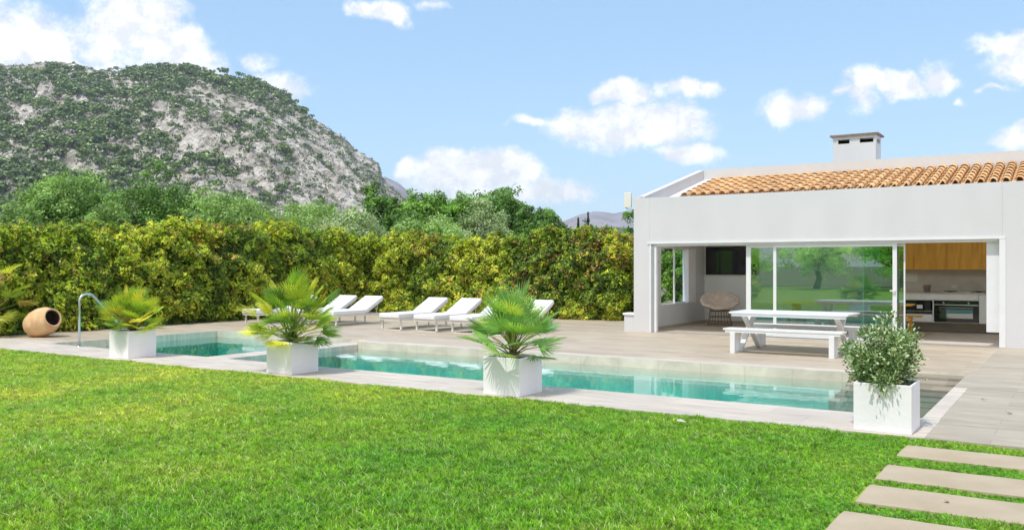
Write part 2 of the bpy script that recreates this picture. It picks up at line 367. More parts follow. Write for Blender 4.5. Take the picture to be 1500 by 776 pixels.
# deck slabs round the pool (real thickness)
d = MB(); Z0 = -.25
d.box(-20.9, 10.42, Z0, PX0-.02, 23.9, 0)
d.box(PX0-.02, PYS, Z0, DX1-.02, 23.9, 0)
d.box(DX1-.02, PYF+.32, Z0, NX0, 23.9, 0)
d.box(NX0, NYF+.0, Z0, -1.3, 19.75, 0)
d.box(NX0, 19.75, Z0, NX0+.001, 19.8, -.01)
tag(d.build('pool_deck', M['deck']), kind='structure')
d = MB(); d.box(-20.9, 8.97, Z0, -1.2, PY0, 0.003)
d.box(PX0-.02, PY0, Z0, PX0, PYS, .002)
d.box(-20.9, PY0, Z0, PX0-.02, 10.42, .0035)
d.box(DX1-.02, PYF, Z0, NX0, PYF+.32, .004)
d.box(PX1, PY0, Z0, PX1+.17, 12.9, .006)
tag(d.build('pool_coping', M['coping'], bevel=.004), kind='structure')
d = MB(); d.box(-1.2, 8.97, Z0, 8, PY0, .001); d.box(PX1+.17, PY0, Z0, 8, 12.9, .001); d.box(PX1, 12.9, Z0, 8, 15.25, .0025); d.box(-1.3, 15.25, Z0, 8, 19.75, .0005)
tag(d.build('side_terrace', M['deck_grey']), kind='structure')
# pool shell
ps = MB(); bz = -.95
def wall(x0,y0,x1,y1,zt=-.002,zb=bz): ps.quad((x0,y0,zb),(x1,y1,zb),(x1,y1,zt),(x0,y0,zt))
wall(PX0+.003,PY0,PX0+.003,PYS); wall(PX0,PYS-.001,DX1,PYS-.001); wall(DX1,PYF-.001,NX0,PYF-.001); wall(NX0-.001,PYF,NX0-.001,NYF); wall(NX0,NYF-.001,PX1,NYF-.001)
wall(PX1-.001,PY0,PX1-.001,NYF); wall(PX0,PY0+.001,PX1,PY0+.001); wall(DX1-.001,PYF,DX1-.001,PYS)
tag(ps.build('pool_basin', M['pool_wall']), kind='structure')
ps = MB(); ps.quad((PX0,PY0,bz),(PX1,PY0,bz),(PX1,NYF,bz),(PX0,NYF,bz))
M['pool_floor'] = mat('pale pool plaster', (.80,.84,.80), .8, .05, 1.5)
tag(ps.build('pool_floor', M['pool_floor']), kind='structure')
lg_ = MB(); lg_.box(-2.2, PY0+.005, bz+.001, PX1-.004, NYF-.36*6-.03, -.25); tag(lg_.build('pool_ledge', M['pool_tile'], bevel=.008), kind='structure')
sh_ = MB(); sh_.box(DX1+.004, PYF-.55, bz+.001, NX0-.004, PYF-.004, -.27); sh_.box(PX0+.006, PY0+.3, bz+.001, PX0+.6, PYS-2.3, -.27)
tag(sh_.build('pool_bench', M['pool_wall'], bevel=.01), kind='structure')
dv = MB(); dv.box(DX0, PY0+.003, bz, DX1, PYF+.0, -.055); dv.box(DX0, PYF, bz, DX1-.004, PYS-.003, -.056)
tag(dv.build('pool_divider', M['coping'], bevel=.006), kind='structure')
# rounded spa bench and far ledge just under the water
lb = MB(); n = 14
pts = [(DX0-.002, PYS-.004)] + [(DX0-.002-2.6*math.cos(a)**1*0 - 3.2*math.sin(a), PYS-.004-2.2*math.cos(a)) for a in [math.pi/2*i/n for i in range(n+1)]]
b0 = len(pts); lb.add([(x,y,-.30) for x,y in pts]+[(x,y,bz) for x,y in pts], [tuple(range(b0))]+[(i,(i+1)%b0,b0+(i+1)%b0,b0+i) for i in range(b0)])
tag(lb.build('spa_bench', M['pool_wall']), kind='structure')
st = MB(); tz = [-.045,-.09,-.135,-.18,-.21,-.235]; yy = NYF-.003
for i, z in enumerate(tz):
    st.box(NX0+.002, yy-.36, bz+.001, PX1-.003, yy, z); yy -= .362
tag(st.build('pool_steps', M['pool_tile'], bevel=.008), kind='structure')
w = MB(); e_ = .006
w.box(DX1+e_, PY0+e_, bz+.01, PX1-e_, PYF-e_, WZ); w.box(PX0+e_+.003, PY0+e_, bz+.01, DX0-e_, PYS-e_, WZ)
tag(w.build('pool_water', M['water']), kind='structure')
w = MB(); w.box(NX0+e_, PYF-e_+.001, bz+.01, PX1-e_, NYF-e_, WZ); tag(w.build('shallow_water', M['water']), kind='structure')
# ================================================================== MOUNTAINS
C_, S_ = math.cos(R_(32.8)), math.sin(R_(32.8))
def cam2w(s, dd): return (-S_*dd + C_*s, C_*dd + S_*s)
sk = np.array([(-700,150),(-400,110),(-200,100),(0,92),(35,91),(68,88),(106,92),(151,103),(193,104),(235,101),(274,99),(322,108),(352,114),(375,120),(412,137),(442,158),(472,181),(502,197),(524,222),(554,236),(560,258),(584,280),(604,296),(640,330),(700,372),(760,388)], float)
DR, DBASE = 1000., 480.
def mheight(px, dd):
    E = (390-np.interp(px, sk[:,0], sk[:,1]))/1286
    u = np.clip((dd-DBASE)/(DR-DBASE), 0, 1.35)
    g_ = np.where(u < 1, u**.82, 1-(u-1)*1.1)
    base = (E*DR)*g_
    s = (px-750)/1286*DR
    # gullies running down the face diagonally, then rock steps
    q = s*.012 + (dd-DR)*.011
    gul = (np.abs(fbm(q*1.0, (dd-s*.6)*.0022, 3.1, 3)-.5)*2)**.8
    fade = np.clip(E*8, 0, 1)*np.sin(np.clip(u,0,1)*math.pi)**.5
    z = base - 22*fade*(.5-gul)
    rock = fbm(s*.035, dd*.035, 7.7, 5, .6)-.5
    crag = np.abs(fbm(s*.09, dd*.07, 2.2, 4, .6)-.5)
    amp = np.clip(E*6, 0, 1)*np.clip(u*3, 0, 1)
    return z + amp*(12*rock - 15*crag*np.clip(1.2-abs(u-1)*.3, 0, 1)+2)
pxs = np.linspace(-700, 760, 760); dds = np.concatenate([np.linspace(DBASE-40, DR, 300), np.linspace(DR+6, DR*1.3, 24)])
PXg, DDg = np.meshgrid(pxs, dds); Zg = mheight(PXg, DDg)
Sg = (PXg-750)/1286*DDg
X_, Y_ = -S_*DDg + C_*Sg, C_*DDg + S_*Sg
V = np.stack([X_, Y_, Zg-1], -1).reshape(-1, 3)
nx, ny = len(pxs), len(dds); ii = np.arange(ny-1)[:,None]*nx+np.arange(nx-1)[None,:]
F = np.stack([ii, ii+1, ii+nx+1, ii+nx], -1).reshape(-1, 4)
m, nt, p, l = newmat('limestone hillside')
tc_ = N(nt, 'ShaderNodeTexCoord')
n1 = N(nt, 'ShaderNodeTexNoise'); n1.inputs['Scale'].default_value = .045; n1.inputs['Detail'].default_value = 10; n1.inputs['Roughness'].default_value = .7; l(tc_.outputs['Object'], n1.inputs['Vector'])
cr = N(nt, 'ShaderNodeValToRGB'); e = cr.color_ramp.elements; e[0].position = .36; e[0].color = (.13,.13,.09,1); e[1].position = .62; e[1].color = (.64,.595,.535,1)
x = e.new(.45); x.color = (.38,.34,.29,1); x = e.new(.53); x.color = (.54,.495,.44,1)
l(n1.outputs[0], cr.inputs[0]); p.inputs['Roughness'].default_value = .95
hf = N(nt, 'ShaderNodeTexNoise'); hf.inputs['Scale'].default_value = .22; hf.inputs['Detail'].default_value = 9; hf.inputs['Roughness'].default_value = .75; l(tc_.outputs['Object'], hf.inputs['Vector'])
hr_ = N(nt, 'ShaderNodeMapRange'); hr_.inputs[1].default_value = .36; hr_.inputs[2].default_value = .56; hr_.inputs[3].default_value = .42; hr_.inputs[4].default_value = 1.08; l(hf.outputs[0], hr_.inputs[0])
hm = N(nt, 'ShaderNodeMixRGB', blend_type='MULTIPLY'); hm.inputs[0].default_value = 1; l(cr.outputs[0], hm.inputs[1]); l(hr_.outputs[0], hm.inputs[2]); l(hm.outputs[0], p.inputs['Base Color'])
v1 = N(nt, 'ShaderNodeTexNoise'); v1.inputs['Scale'].default_value = .35; v1.inputs['Detail'].default_value = 8; l(tc_.outputs['Object'], v1.inputs['Vector'])
b = N(nt, 'ShaderNodeBump'); b.inputs['Strength'].default_value = 1; b.inputs['Distance'].default_value = 4; l(v1.outputs[0], b.inputs['Height']); l(b.outputs[0], p.inputs['Normal'])
tag(np_mesh('mountain', V, F, None, m, smooth=False), kind='structure')
def ridge(name, prof, dist, depth, col, kind='structure', rough=.2):
    prof = np.array(prof, float); px = np.linspace(prof[0,0], prof[-1,0], 260)
    E = (390-np.interp(px, prof[:,0], prof[:,1]))/1286
    us = np.linspace(0, 1, 50); PX, U = np.meshgrid(px, us)
    D_ = dist-depth+depth*U; Z = E[None,:]*dist*U**.9 + dist*.012*rough*(fbm(PX*.03, U*6, 1.3, 5, .6)-.5)*np.sin(U*math.pi*.93)*4
    s = (PX-750)/1286*D_
    V = np.stack([-S_*D_+C_*s, C_*D_+S_*s, Z-3], -1).reshape(-1,3); nx = len(px); ii = np.arange(49)[:,None]*nx+np.arange(nx-1)[None,:]
    # close the rear so that it is a solid hill
    F = np.stack([ii, ii+1, ii+nx+1, ii+nx], -1).reshape(-1,4)
    return tag(np_mesh(name, V, F, None, col, smooth=True), kind=kind)
M['hill_far'] = mat('bare grey far hill', (.25,.22,.23), .95, .25, .008, 1, .03)
M['hill_green'] = mat('wooded far hill', (.05,.08,.045), .95, .4, .01, 1, .05)
ridge('hills', [(500,262),(540,256),(565,257),(584,266),(608,285),(640,315),(680,350)], 2600, 900, M['hill_far'])
ridge('hills', [(740,380),(780,350),(815,326),(835,318),(850,312),(870,308),(885,309),(900,311),(915,308),(935,305),(980,300),(1040,290),(1120,300),(1300,330),(1500,350),(1700,370)], 3300, 1200, M['hill_far'])
ridge('hills', [(700,372),(760,350),(800,338),(820,333),(850,330),(880,333),(900,330),(930,333),(1000,328),(1100,332),(1300,338),(1600,350)], 1900, 700, M['hill_green'], rough=.5)

hzm = bpy.data.materials.new('summer haze'); hzm.use_nodes = True; hn = hzm.node_tree; hn.nodes.remove(hn.nodes['Principled BSDF'])
pv = hn.nodes.new('ShaderNodeVolumePrincipled'); pv.inputs['Color'].default_value = (.72,.84,1,1); pv.inputs['Density'].default_value = .00013; pv.inputs['Anisotropy'].default_value = 0
hn.links.new(pv.outputs[0], hn.nodes['Material Output'].inputs['Volume'])
hb = MB(); hb.box(-3700,-3700,-6.5,3700,3700,330); tag(hb.build('haze', hzm), 'thin pale summer haze over the whole view', 'haze', kind='stuff')
# ================================================================== FOLIAGE TOOLS
def leaf_quads(P, A, Ln, Wd, fold=0.0):
    """diamond leaves: P base (N,3), A direction (N,3) unit, random roll; returns V(N*4,3)"""
    n = len(P)
    r = rng.normal(size=(n,3)); B_ = np.cross(A, r); B_ /= np.linalg.norm(B_, axis=1, keepdims=True)+1e-9
    Ln = np.asarray(Ln).reshape(-1,1)*np.ones((n,1)); Wd = np.asarray(Wd).reshape(-1,1)*np.ones((n,1))
    V = np.stack([P, P+A*Ln*.5+B_*Wd*.5, P+A*Ln, P+A*Ln*.5-B_*Wd*.5], 1).reshape(-1,3)
    F = np.arange(n*4).reshape(-1,4)
    return V, F
def oriented_leaves(P, Nn, L_, W_, jit=.5):
    n = unit(Nn + jit*rng.normal(size=P.shape)); A = unit(np.cross(n, rng.normal(size=P.shape))); B_ = np.cross(n, A)
    L_ = np.asarray(L_).reshape(-1,1); W_ = np.asarray(W_).reshape(-1,1)
    V = np.stack([P-A*L_*.5, P+B_*W_*.5+A*L_*.05, P+A*L_*.5, P-B_*W_*.5+A*L_*.05], 1).reshape(-1,3)
    return V, np.arange(len(P)*4).reshape(-1,4)
def unit(a): return a/(np.linalg.norm(a, axis=-1, keepdims=True)+1e-9)
def rosettes(C, Nrm, per, size, wid, spread=.9):
    """per leaves per cluster centre C with outward axis Nrm"""
    n = len(C); P = np.repeat(C, per, 0); A = np.repeat(Nrm, per, 0)
    A = unit(A + spread*rng.normal(size=A.shape))
    Ln = np.repeat(size, per)*rng.uniform(.7, 1.25, n*per)
    return leaf_quads(P + A*.01, A, Ln, Ln*wid)
def pick(cols, w, n):
    cols = np.array(cols, float); k = rng.choice(len(cols), n, p=np.array(w)/sum(w)); return cols[k]

# ================================================================== HEDGE
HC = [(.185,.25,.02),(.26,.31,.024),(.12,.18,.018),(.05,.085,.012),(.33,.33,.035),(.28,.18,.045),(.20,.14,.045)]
def hedge(name, label, x0, y0, x1, y1, h, faces, nclus, parent_label='hedge', round_end=None):
    cx, cy = (x0+x1)/2, (y0+y1)/2
    root = thing(name, label, 'hedge', (cx, cy, 0))
    a, b = (x1-x0)/2, (y1-y0)/2
    C = []; Nn = []
    # sample on the faces shown plus the top
    areas = {'x+': (y1-y0)*h, 'x-': (y1-y0)*h, 'y-': (x1-x0)*h, 'y+': (x1-x0)*h, 'top': (x1-x0)*(y1-y0)}
    dens = {f: (1 if f in faces or f == 'top' else .22) for f in areas}
    tot = sum(areas[f]*dens[f] for f in areas)
    for f in areas:
        k = int(nclus*areas[f]*dens[f]/tot); u = rng.random(k); v = rng.random(k)
        if f in ('x+','x-'):
            P = np.stack([np.full(k, a if f=='x+' else -a), -b+2*b*u, h*v], 1); nn_ = np.array([1 if f=='x+' else -1, 0, .25])
        elif f in ('y-','y+'):
            P = np.stack([-a+2*a*u, np.full(k, b if f=='y+' else -b), h*v], 1); nn_ = np.array([0, 1 if f=='y+' else -1, .25])
        else:
            P = np.stack([-a+2*a*u, -b+2*b*v, np.full(k, h)], 1); nn_ = np.array([0,0,1.])
        C.append(P); Nn.append(np.tile(nn_, (k,1)))
    C = np.concatenate(C); Nn = unit(np.concatenate(Nn))
    wx, wy = C[:,0]+cx, C[:,1]+cy
    al = wx+wy
    # lumpy surface: bulges in and out, uneven top, rounded shoulders
    lump = fbm(wx*1.1+5, wy*1.1, C[:,2]*1.3, 3)-.5; lump2 = fbm(wx*3.2, wy*3.2+9, C[:,2]*3.4, 2)-.5
    shoulder = np.clip((C[:,2]/h-.72)/.28, 0, 1)**2
    inward = -np.sign(C[:,:2])*(np.abs(C[:,:2]) > np.array([[a*.9, b*.9]]))
    C = C + Nn*(lump*.95+lump2*.75)[:,None] - np.stack([-inward[:,0], -inward[:,1], np.zeros(len(C))],1)*0 + np.concatenate([inward*shoulder[:,None]*.28, np.zeros((len(C),1))],1)
    C[:,2] += np.where(Nn[:,2] > .9, (fbm(wx*.7, wy*.7, 2.2, 3)-.5)*.5 + (fbm(wx*3.1, wy*3.1, 5.2, 2)-.5)*.45 + np.where(rng.random(len(C)) < .06, rng.uniform(0, .25, len(C)), 0), 0)
    C -= Nn*(rng.random(len(C))**1.5*.42)[:,None]
    if (y1-y0) > (x1-x0): C[:,2] *= np.interp(wy, [9, 11.7, 13.5, 16], [.80, .86, 1.0, 1.02])
    C[:,2] = np.maximum(C[:,2], .06)
    per = 11; size = rng.uniform(.085, .145, len(C))
    up_ = np.tile(np.array([0,0,.55]), (len(C),1)); Nf = unit(Nn+up_+.35*rng.normal(size=C.shape))
    off = unit(rng.normal(size=(len(C)*per,3))); Nr = np.repeat(Nf, per, 0); off = off-Nr*(off*Nr).sum(1, keepdims=True)*.6
    rad_ = np.repeat(size, per)*rng.uniform(.25,.95,len(off)); P_ = np.repeat(C, per, 0)+off*rad_[:,None]+Nr*.03*rng.normal(size=(len(off),1))
    V, F = oriented_leaves(P_, Nr+off*.7, np.repeat(size, per)*rng.uniform(.55,1.0,len(off)), np.repeat(size, per)*rng.uniform(.25,.42,len(off)), .35)
    # colour follows patches along the hedge (new growth gold, some rusty shoots)
    t = fbm(wx*.9, wy*.9, C[:,2]*.9+4, 3); t2 = fbm(wx*.6+30, wy*.6, C[:,2]*.8, 2); r = rng.random(len(C))
    hz = np.clip(C[:,2]/h, 0, 1)
    col = np.empty((len(C),3)); HCa = np.array(HC)
    idx = np.where(r < .30, 0, np.where(r < .52, 1, np.where(r < .72, 2, np.where(r < .88, 3, 4))))
    gold = (t > .52) & (r > .25) & (r < .7); idx[gold] = np.where(rng.random(gold.sum()) < .5, 1, 4)
    gr = (t < .42) & (rng.random(len(C)) < .75); idx[gr] = np.where(rng.random(gr.sum()) < .5, 2, 3)
    red = (t2 > .64) & (rng.random(len(C)) < .25); idx[red] = np.where(rng.random(red.sum()) < .5, 5, 6)
    idx[(rng.random(len(C)) < .02)] = 5
    col = HCa[idx]*rng.uniform(.45, 1.4, (len(C),1))
    colf = np.repeat(col, per, 0)*rng.uniform(.8, 1.2, (len(C)*per,1))
    np_mesh('foliage', V, F, colf, M['leaf'], root)
    # inner twig mass: dark stems and a core of darker green leaves
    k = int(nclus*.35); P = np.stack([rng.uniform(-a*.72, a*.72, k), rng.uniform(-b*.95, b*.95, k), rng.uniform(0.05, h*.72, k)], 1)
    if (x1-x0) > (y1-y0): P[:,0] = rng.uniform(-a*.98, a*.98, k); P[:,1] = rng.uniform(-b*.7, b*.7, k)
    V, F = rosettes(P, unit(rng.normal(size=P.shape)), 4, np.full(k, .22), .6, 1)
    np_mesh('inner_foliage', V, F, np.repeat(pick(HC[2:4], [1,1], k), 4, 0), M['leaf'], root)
    sb_ = MB(); longx = (x1-x0) > (y1-y0); Ln = (x1-x0) if longx else (y1-y0)
    for i in range(int(Ln/.55)):
        q = -Ln/2+.3+i*.55+random.uniform(-.1,.1); off = random.uniform(-.15,.15)
        bx, by = (q, off) if longx else (off, q)
        for j in range(3):
            ex, ey = bx+random.uniform(-.4,.4), by+random.uniform(-.45,.45)
            sb_.tube([(bx,by,0), ((bx+ex)/2,(by+ey)/2,h*.35), (ex,ey,h*.8)], [.03,.02,.008], 5)
    sb_.build('stems', M['bark'], root)
    return root
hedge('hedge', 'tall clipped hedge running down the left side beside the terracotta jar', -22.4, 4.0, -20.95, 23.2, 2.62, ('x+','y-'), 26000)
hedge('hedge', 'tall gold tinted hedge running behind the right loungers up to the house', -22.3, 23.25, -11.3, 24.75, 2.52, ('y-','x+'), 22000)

# ================================================================== TREES
def tree(name, label, cat, x, y, h, w, cols, wts, leaf=.16, nl=9000, wid=.5, lobes=14, seed=0, group=None, trunk_h=.35, low=.18, feather=.7, flat=1.0, clump=1.0):
    rs = np.random.default_rng(seed); global rng; old = rng; rng = rs
    root = thing(name, label, cat, (x, y, -.05), 0, group)
    cz = h*(low+1)/2; rz = h*(1-low)/2; rx = w/2
    L_ = []
    for i in range(lobes):
        d_ = unit(rs.normal(size=3)); k = rs.uniform(.35, .72)
        c = np.array([d_[0]*rx*k, d_[1]*rx*k, cz+d_[2]*rz*k]); rr = rs.uniform(.34, .5)
        L_.append((c, np.array([rx*rr, rx*rr, rz*rr*flat])))
    # small leafy clumps over the lobes' skins, each a ball of outward facing leaves
    per = 60; nc = nl//per; li = rs.integers(0, lobes, nc); dirs = unit(rs.normal(size=(nc,3))+np.array([0,0,.35])); rad = rs.uniform(.7, 1.12, nc)
    cc = np.array([l_[0] for l_ in L_])[li]; rr = np.array([l_[1] for l_ in L_])[li]
    C = cc + dirs*rr*rad[:,None]; C[:,2] = np.maximum(C[:,2], .3)
    C[:,2] *= h*.95/np.percentile(C[:,2], 99.3); rq = np.percentile(np.hypot(C[:,0], C[:,1]), 97); C[:,:2] *= rx*.93/rq
    cr_ = rx*rs.uniform(.10, .19, nc)*clump
    dl = unit(rs.normal(size=(nc*per,3))+np.array([0,0,.35])); P = np.repeat(C, per, 0)+dl*np.repeat(cr_, per)[:,None]*rs.uniform(.55,1.15+.25*feather,(nc*per,1))*np.array([1,1,.8])
    V, F = oriented_leaves(P, dl+.3*np.repeat(dirs, per, 0), leaf*rs.uniform(.6,1.25,nc*per), leaf*wid*rs.uniform(.7,1.2,nc*per), .25+.45*feather)
    col = pick(cols, wts, nc)*(.7+.6*fbm(C[:,0]*.8+seed, C[:,1]*.8, C[:,2]*.8, 2))[:,None]
    np_mesh('crown', V, F, np.repeat(col, per, 0)*rs.uniform(.8, 1.2, (nc*per,1)), M['leaf'], root)
    t = MB(); th = h*trunk_h; r0 = max(.09, w*.035)
    t.tube([(0,0,-.05), (.06*w*rs.normal()*.3, 0, th*.5), (0,0,th)], [r0*1.25, r0, r0*.85], 8)
    for c, _ in L_[:8]:
        mid = (np.array([0,0,th])+c)/2+rs.normal(size=3)*.1*rx
        t.tube([(0,0,th*.92), tuple(mid), tuple(c)], [r0*.6, r0*.35, r0*.12], 6)
    t.build('trunk', M['bark'], root)
    rng = old
    return root
def wpos(px, dd): return cam2w((px-750)/1286*dd, dd)
G_OLIVE = [(.13,.20,.06),(.18,.26,.08),(.085,.14,.04)]
G_DARK = [(.08,.155,.035),(.12,.21,.045),(.055,.10,.025)]
G_PALE = [(.16,.24,.08),(.21,.30,.105),(.115,.18,.055)]
G_GREY = [(.18,.23,.12),(.23,.28,.155),(.12,.16,.08)]
G_BRIGHT = [(.105,.20,.035),(.145,.26,.045),(.07,.13,.025)]
G_MID = [(.13,.21,.06),(.19,.29,.085),(.08,.14,.035)]
TG = 'trees growing beyond the hedge'
# (px centre, depth, top y, width px, palette, leaf, feather, label)
TR = [(92,44,246,128,G_MID,.17,.7,'rounded olive green tree at the far left beyond the hedge'),
 (212,44,246,142,G_DARK,.17,.6,'broad dense dark green tree, second from the left beyond the hedge'),
 (150,40,300,90,G_PALE,.15,.9,'low pale green tree filling the dip between the two leftmost big trees'),
 (335,42,281,125,G_PALE,.15,1.1,'pale feathery green tree beyond the hedge right of the broad dark tree'),
 (425,40,300,140,G_PALE,.15,1.2,'pale feathery low tree below the bare rocky slope, left one of two'),
 (505,40,308,130,G_GREY,.15,1.2,'grey green feathery low tree below the rock slope, beside the tall leafy one'),
 (562,46,272,75,G_DARK,.20,.6,'upright dark leafy tree with a pointed top at the foot of the mountain'),
 (612,44,284,80,G_BRIGHT,.17,.8,'bright green tree right of the mountain foot'),
 (655,46,283,90,G_BRIGHT,.17,.7,'bright green bushy tree left of the grey olive tree'),
 (705,41,292,90,G_GREY,.15,1.1,'silvery grey olive tree in front of the big round green tree'),
 (738,46,276,120,G_DARK,.18,.6,'big round topped dark green tree, tallest beyond the back hedge'),
 (795,44,306,75,G_DARK,.17,.8,'small dark tree on the right shoulder of the big round tree'),
 (625,38,318,110,G_PALE,.16,.9,'low pale green shrubby tree right behind the back hedge'),
 (25,38,300,90,G_OLIVE,.15,1.0,'low olive green tree cut by the left edge of the photo'),
 (275,45,293,90,G_MID,.16,.8,'mid green tree filling the gap right of the broad dark tree'),
 (468,43,299,90,G_MID,.16,.9,'mid green tree top between the two feathery low trees'),
 (590,43,290,60,G_DARK,.17,.8,'dark narrow tree between the upright one and the bright ones'),
 (685,47,285,70,G_DARK,.17,.7,'dark tree top between the bright tree and the big round tree'),
 (-70,44,255,150,G_DARK,.17,.7,'broad green tree left of the view beyond the hedge'),
 (872,33,334,70,G_BRIGHT,.12,.9,'low light green bush peeping over the right end of the back hedge')]
for i, (px, dd, ty, wpx, pal, lf, fe, lab) in enumerate(TR):
    x, y = wpos(px, dd); h = 1.65+(390-ty)*dd/1286; wm = wpx*dd/1286*1.12
    tree('broadleaf_tree', lab, 'tree', x, y, h, wm, pal, [3,2,2], leaf=lf, nl=26000, seed=100+i, feather=fe, lobes=16, group=TG, low=.05, flat=1.05)
x, y = wpos(918, 31); tree('broadleaf_tree', 'green tree pressed against the left corner of the white house', 'tree', x, y, 3.75, 2.3, G_BRIGHT, [2,1,3], leaf=.12, nl=16000, seed=71, low=0.0)
x, y = wpos(915, 28.6); tree('shrub', 'dark leafy shrub behind the low stone wall beside the house', 'shrub', x, y, 1.9, 1.9, G_DARK, [1,1,1], leaf=.10, nl=7000, seed=72, low=0.0)
tree('shrub', 'bright leafy shrub seen through the side window of the house', 'shrub', -10.5, 25.7, 2.5, 1.9, G_BRIGHT, [2,2,1], leaf=.10, nl=12000, seed=73, low=0.0)
def cypress(px, dd, ty, wpx, lab, seed, spiky=False):
    rs = np.random.default_rng(seed); x, y = wpos(px, dd); h = 1.6+(390-ty)*dd/1286; w = wpx*dd/1286
    root = thing('cypress_tree', lab, 'tree', (x, y, -.05), 0, 'cypresses in the distance')
    n = 2600; t = rs.random(n)**.8; a = rs.random(n)*2*math.pi
    rad = w/2*(1-t)**.75*(.35+.65*np.minimum(1, t*6+.3))
    if spiky: rad *= .45+.75*(np.sin(t*52)>.1)
    rr = rad*rs.uniform(.6, 1.1, n)
    P = np.stack([rr*np.cos(a), rr*np.sin(a), h*(.05+.95*t)], 1); A = unit(np.stack([np.cos(a)*.5, np.sin(a)*.5, np.ones(n)], 1)+.3*rs.normal(size=(n,3)))
    V, F = leaf_quads(P, A, np.full(n, w*.22), np.full(n, w*.1))
    np_mesh('crown', V, F, pick([(.025,.045,.018),(.035,.06,.02)], [1,1], n), M['leaf_far'], root)
    tb = MB(); tb.tube([(0,0,-.05),(0,0,h*.9)], [w*.08, .02], 6); tb.build('trunk', M['bark'], root)
cypress(847, 90, 319, 9, 'short cone shaped cypress, left of the two against the far hill', 1)
cypress(861.5, 90, 311, 9, 'tall spiky dark conifer, right of the two against the far hill', 2, True)
cypress(895.5, 80, 331, 6, 'small slim cypress near the house corner against the far hill', 3)
# far wood on the plain at the foot of the hills
def wood(name, label, n, f, sz):
    P, C = [], []
    V_, F_, K_ = [], [], []; off = 0
    for i in range(n):
        x, y, s = f(i); k = 70
        d_ = unit(rng.normal(size=(k,3))); d_[:,2] = np.abs(d_[:,2])
        p = np.array([x,y,0])+d_*np.array([s*.55,s*.55,s])*rng.uniform(.6,1,(k,1)); A = unit(d_+.5*rng.normal(size=(k,3)))
        V, F = leaf_quads(p, A, np.full(k, s*.5), np.full(k, s*.32)); V_.append(V); F_.append(F+off); off += len(V)
        K_.append(pick([(.05,.08,.03),(.075,.11,.04),(.035,.055,.02)], [1,1,1], k))
    return tag(np_mesh(name, np.concatenate(V_), np.concatenate(F_), np.concatenate(K_), M['leaf_far']), label, 'woodland', kind='stuff')
def fw(i):
    dd = random.uniform(110, 420); px = random.uniform(-500, 1600); x, y = wpos(px, dd); return x, y, random.uniform(3.5, 7)
wood('far_woodland', 'distant dark woodland on the plain below the blue hills', 700, fw, 5)

# ------------------------------------------------------------------ pines and bushes on the mountain
def pine_mesh(seed, n=70):
    rs = np.random.default_rng(seed); L0 = [(unit(rs.normal(size=3))*np.array([.55,.55,.22]), rs.uniform(.42,.62)) for _ in range(6)]
    li = rs.integers(0, 6, n); d_ = unit(rs.normal(size=(n,3))+np.array([0,0,.5]))
    c = np.array([l_[0] for l_ in L0])[li]; r_ = np.array([l_[1] for l_ in L0])[li]
    P = c + d_*r_[:,None]*np.array([1,1,.7])*rs.uniform(.7,1.05,(n,1)); P[:,2] += .95
    nn3 = unit(d_+np.array([0,0,.4])+.3*rs.normal(size=(n,3))); A = unit(np.cross(nn3, rs.normal(size=(n,3)))); n3 = np.cross(nn3, A)
    Lq, Wq = .50, .36
    V = np.stack([P-A*Lq*.5, P+n3*Wq*.5, P+A*Lq*.5, P-n3*Wq*.5], 1).reshape(-1,3)
    return V, rs
PINEC = [(.07,.11,.034),(.10,.145,.042),(.045,.075,.028),(.135,.175,.055)]
def green_mask(px, ypix):
    """how wooded the face is, by place on the hillside"""
    left = np.clip((470-px)/230, 0, 1)
    top = np.clip(1-(ypix-np.interp(px, sk[:,0], sk[:,1]))/34, 0, 1)*np.clip((px-175)/30, 0, 1)*np.clip((480-px)/30, 0, 1)
    bareTL = np.clip((175-px)/40, 0, 1)*np.clip(1-(ypix-np.interp(px, sk[:,0], sk[:,1]))/26, 0, 1)
    diag = np.exp(-((ypix-(108+(px-150)*.62))/14)**2)*np.clip((px-100)/60, 0, 1)*np.clip((420-px)/60, 0, 1)
    base_ = .15+.66*left+.15*np.clip((ypix-200)/80, 0, 1)*np.clip((430-px)/60, 0, 1)+.75*top-.75*bareTL-.30*diag
    return base_
cand = 15000; pxc = rng.uniform(-560, 615, cand); ddc = DBASE+(DR-DBASE)*rng.random(cand)**.75
zc = mheight(pxc, ddc); yc = 390-(zc-1.6)/ddc*1286
sc = (pxc-750)/1286*ddc
nz = fbm(sc*.045, ddc*.03, 9.4, 4, .65)
gm = green_mask(pxc, yc) - .06 + (nz-.5)*2.1
keep = (rng.random(cand) < np.clip(gm, 0.0, 1)**1.25*.5) & (zc > 22)
xs_, ys_ = -S_*ddc+C_*sc, C_*ddc+S_*sc
kp = np.where(keep)[0]; size_all = rng.uniform(3.6, 6.4, len(kp))*(np.clip(gm[kp]+.25, .55, 1.05))
inview = (pxc[kp] > -10) & (pxc[kp] < 600)
order = np.argsort(-(size_all/ddc[kp])*inview)[:280]
indiv = np.zeros(len(kp), bool); indiv[order] = True
protos = []
for s in range(4):
    V, rs = pine_mesh(40+s, 90)
    F = np.arange(len(V)).reshape(-1,4); kcol = np.array(PINEC)[rs.integers(0,4,len(F))]*rs.uniform(.7,1.2,(len(F),1))
    # short stout trunk of crossed faces in the same mesh
    o = np_mesh('pine_tree', V, F, kcol*(.85+.12*s), M['leaf_far']); protos.append(o)
first = [True]*4
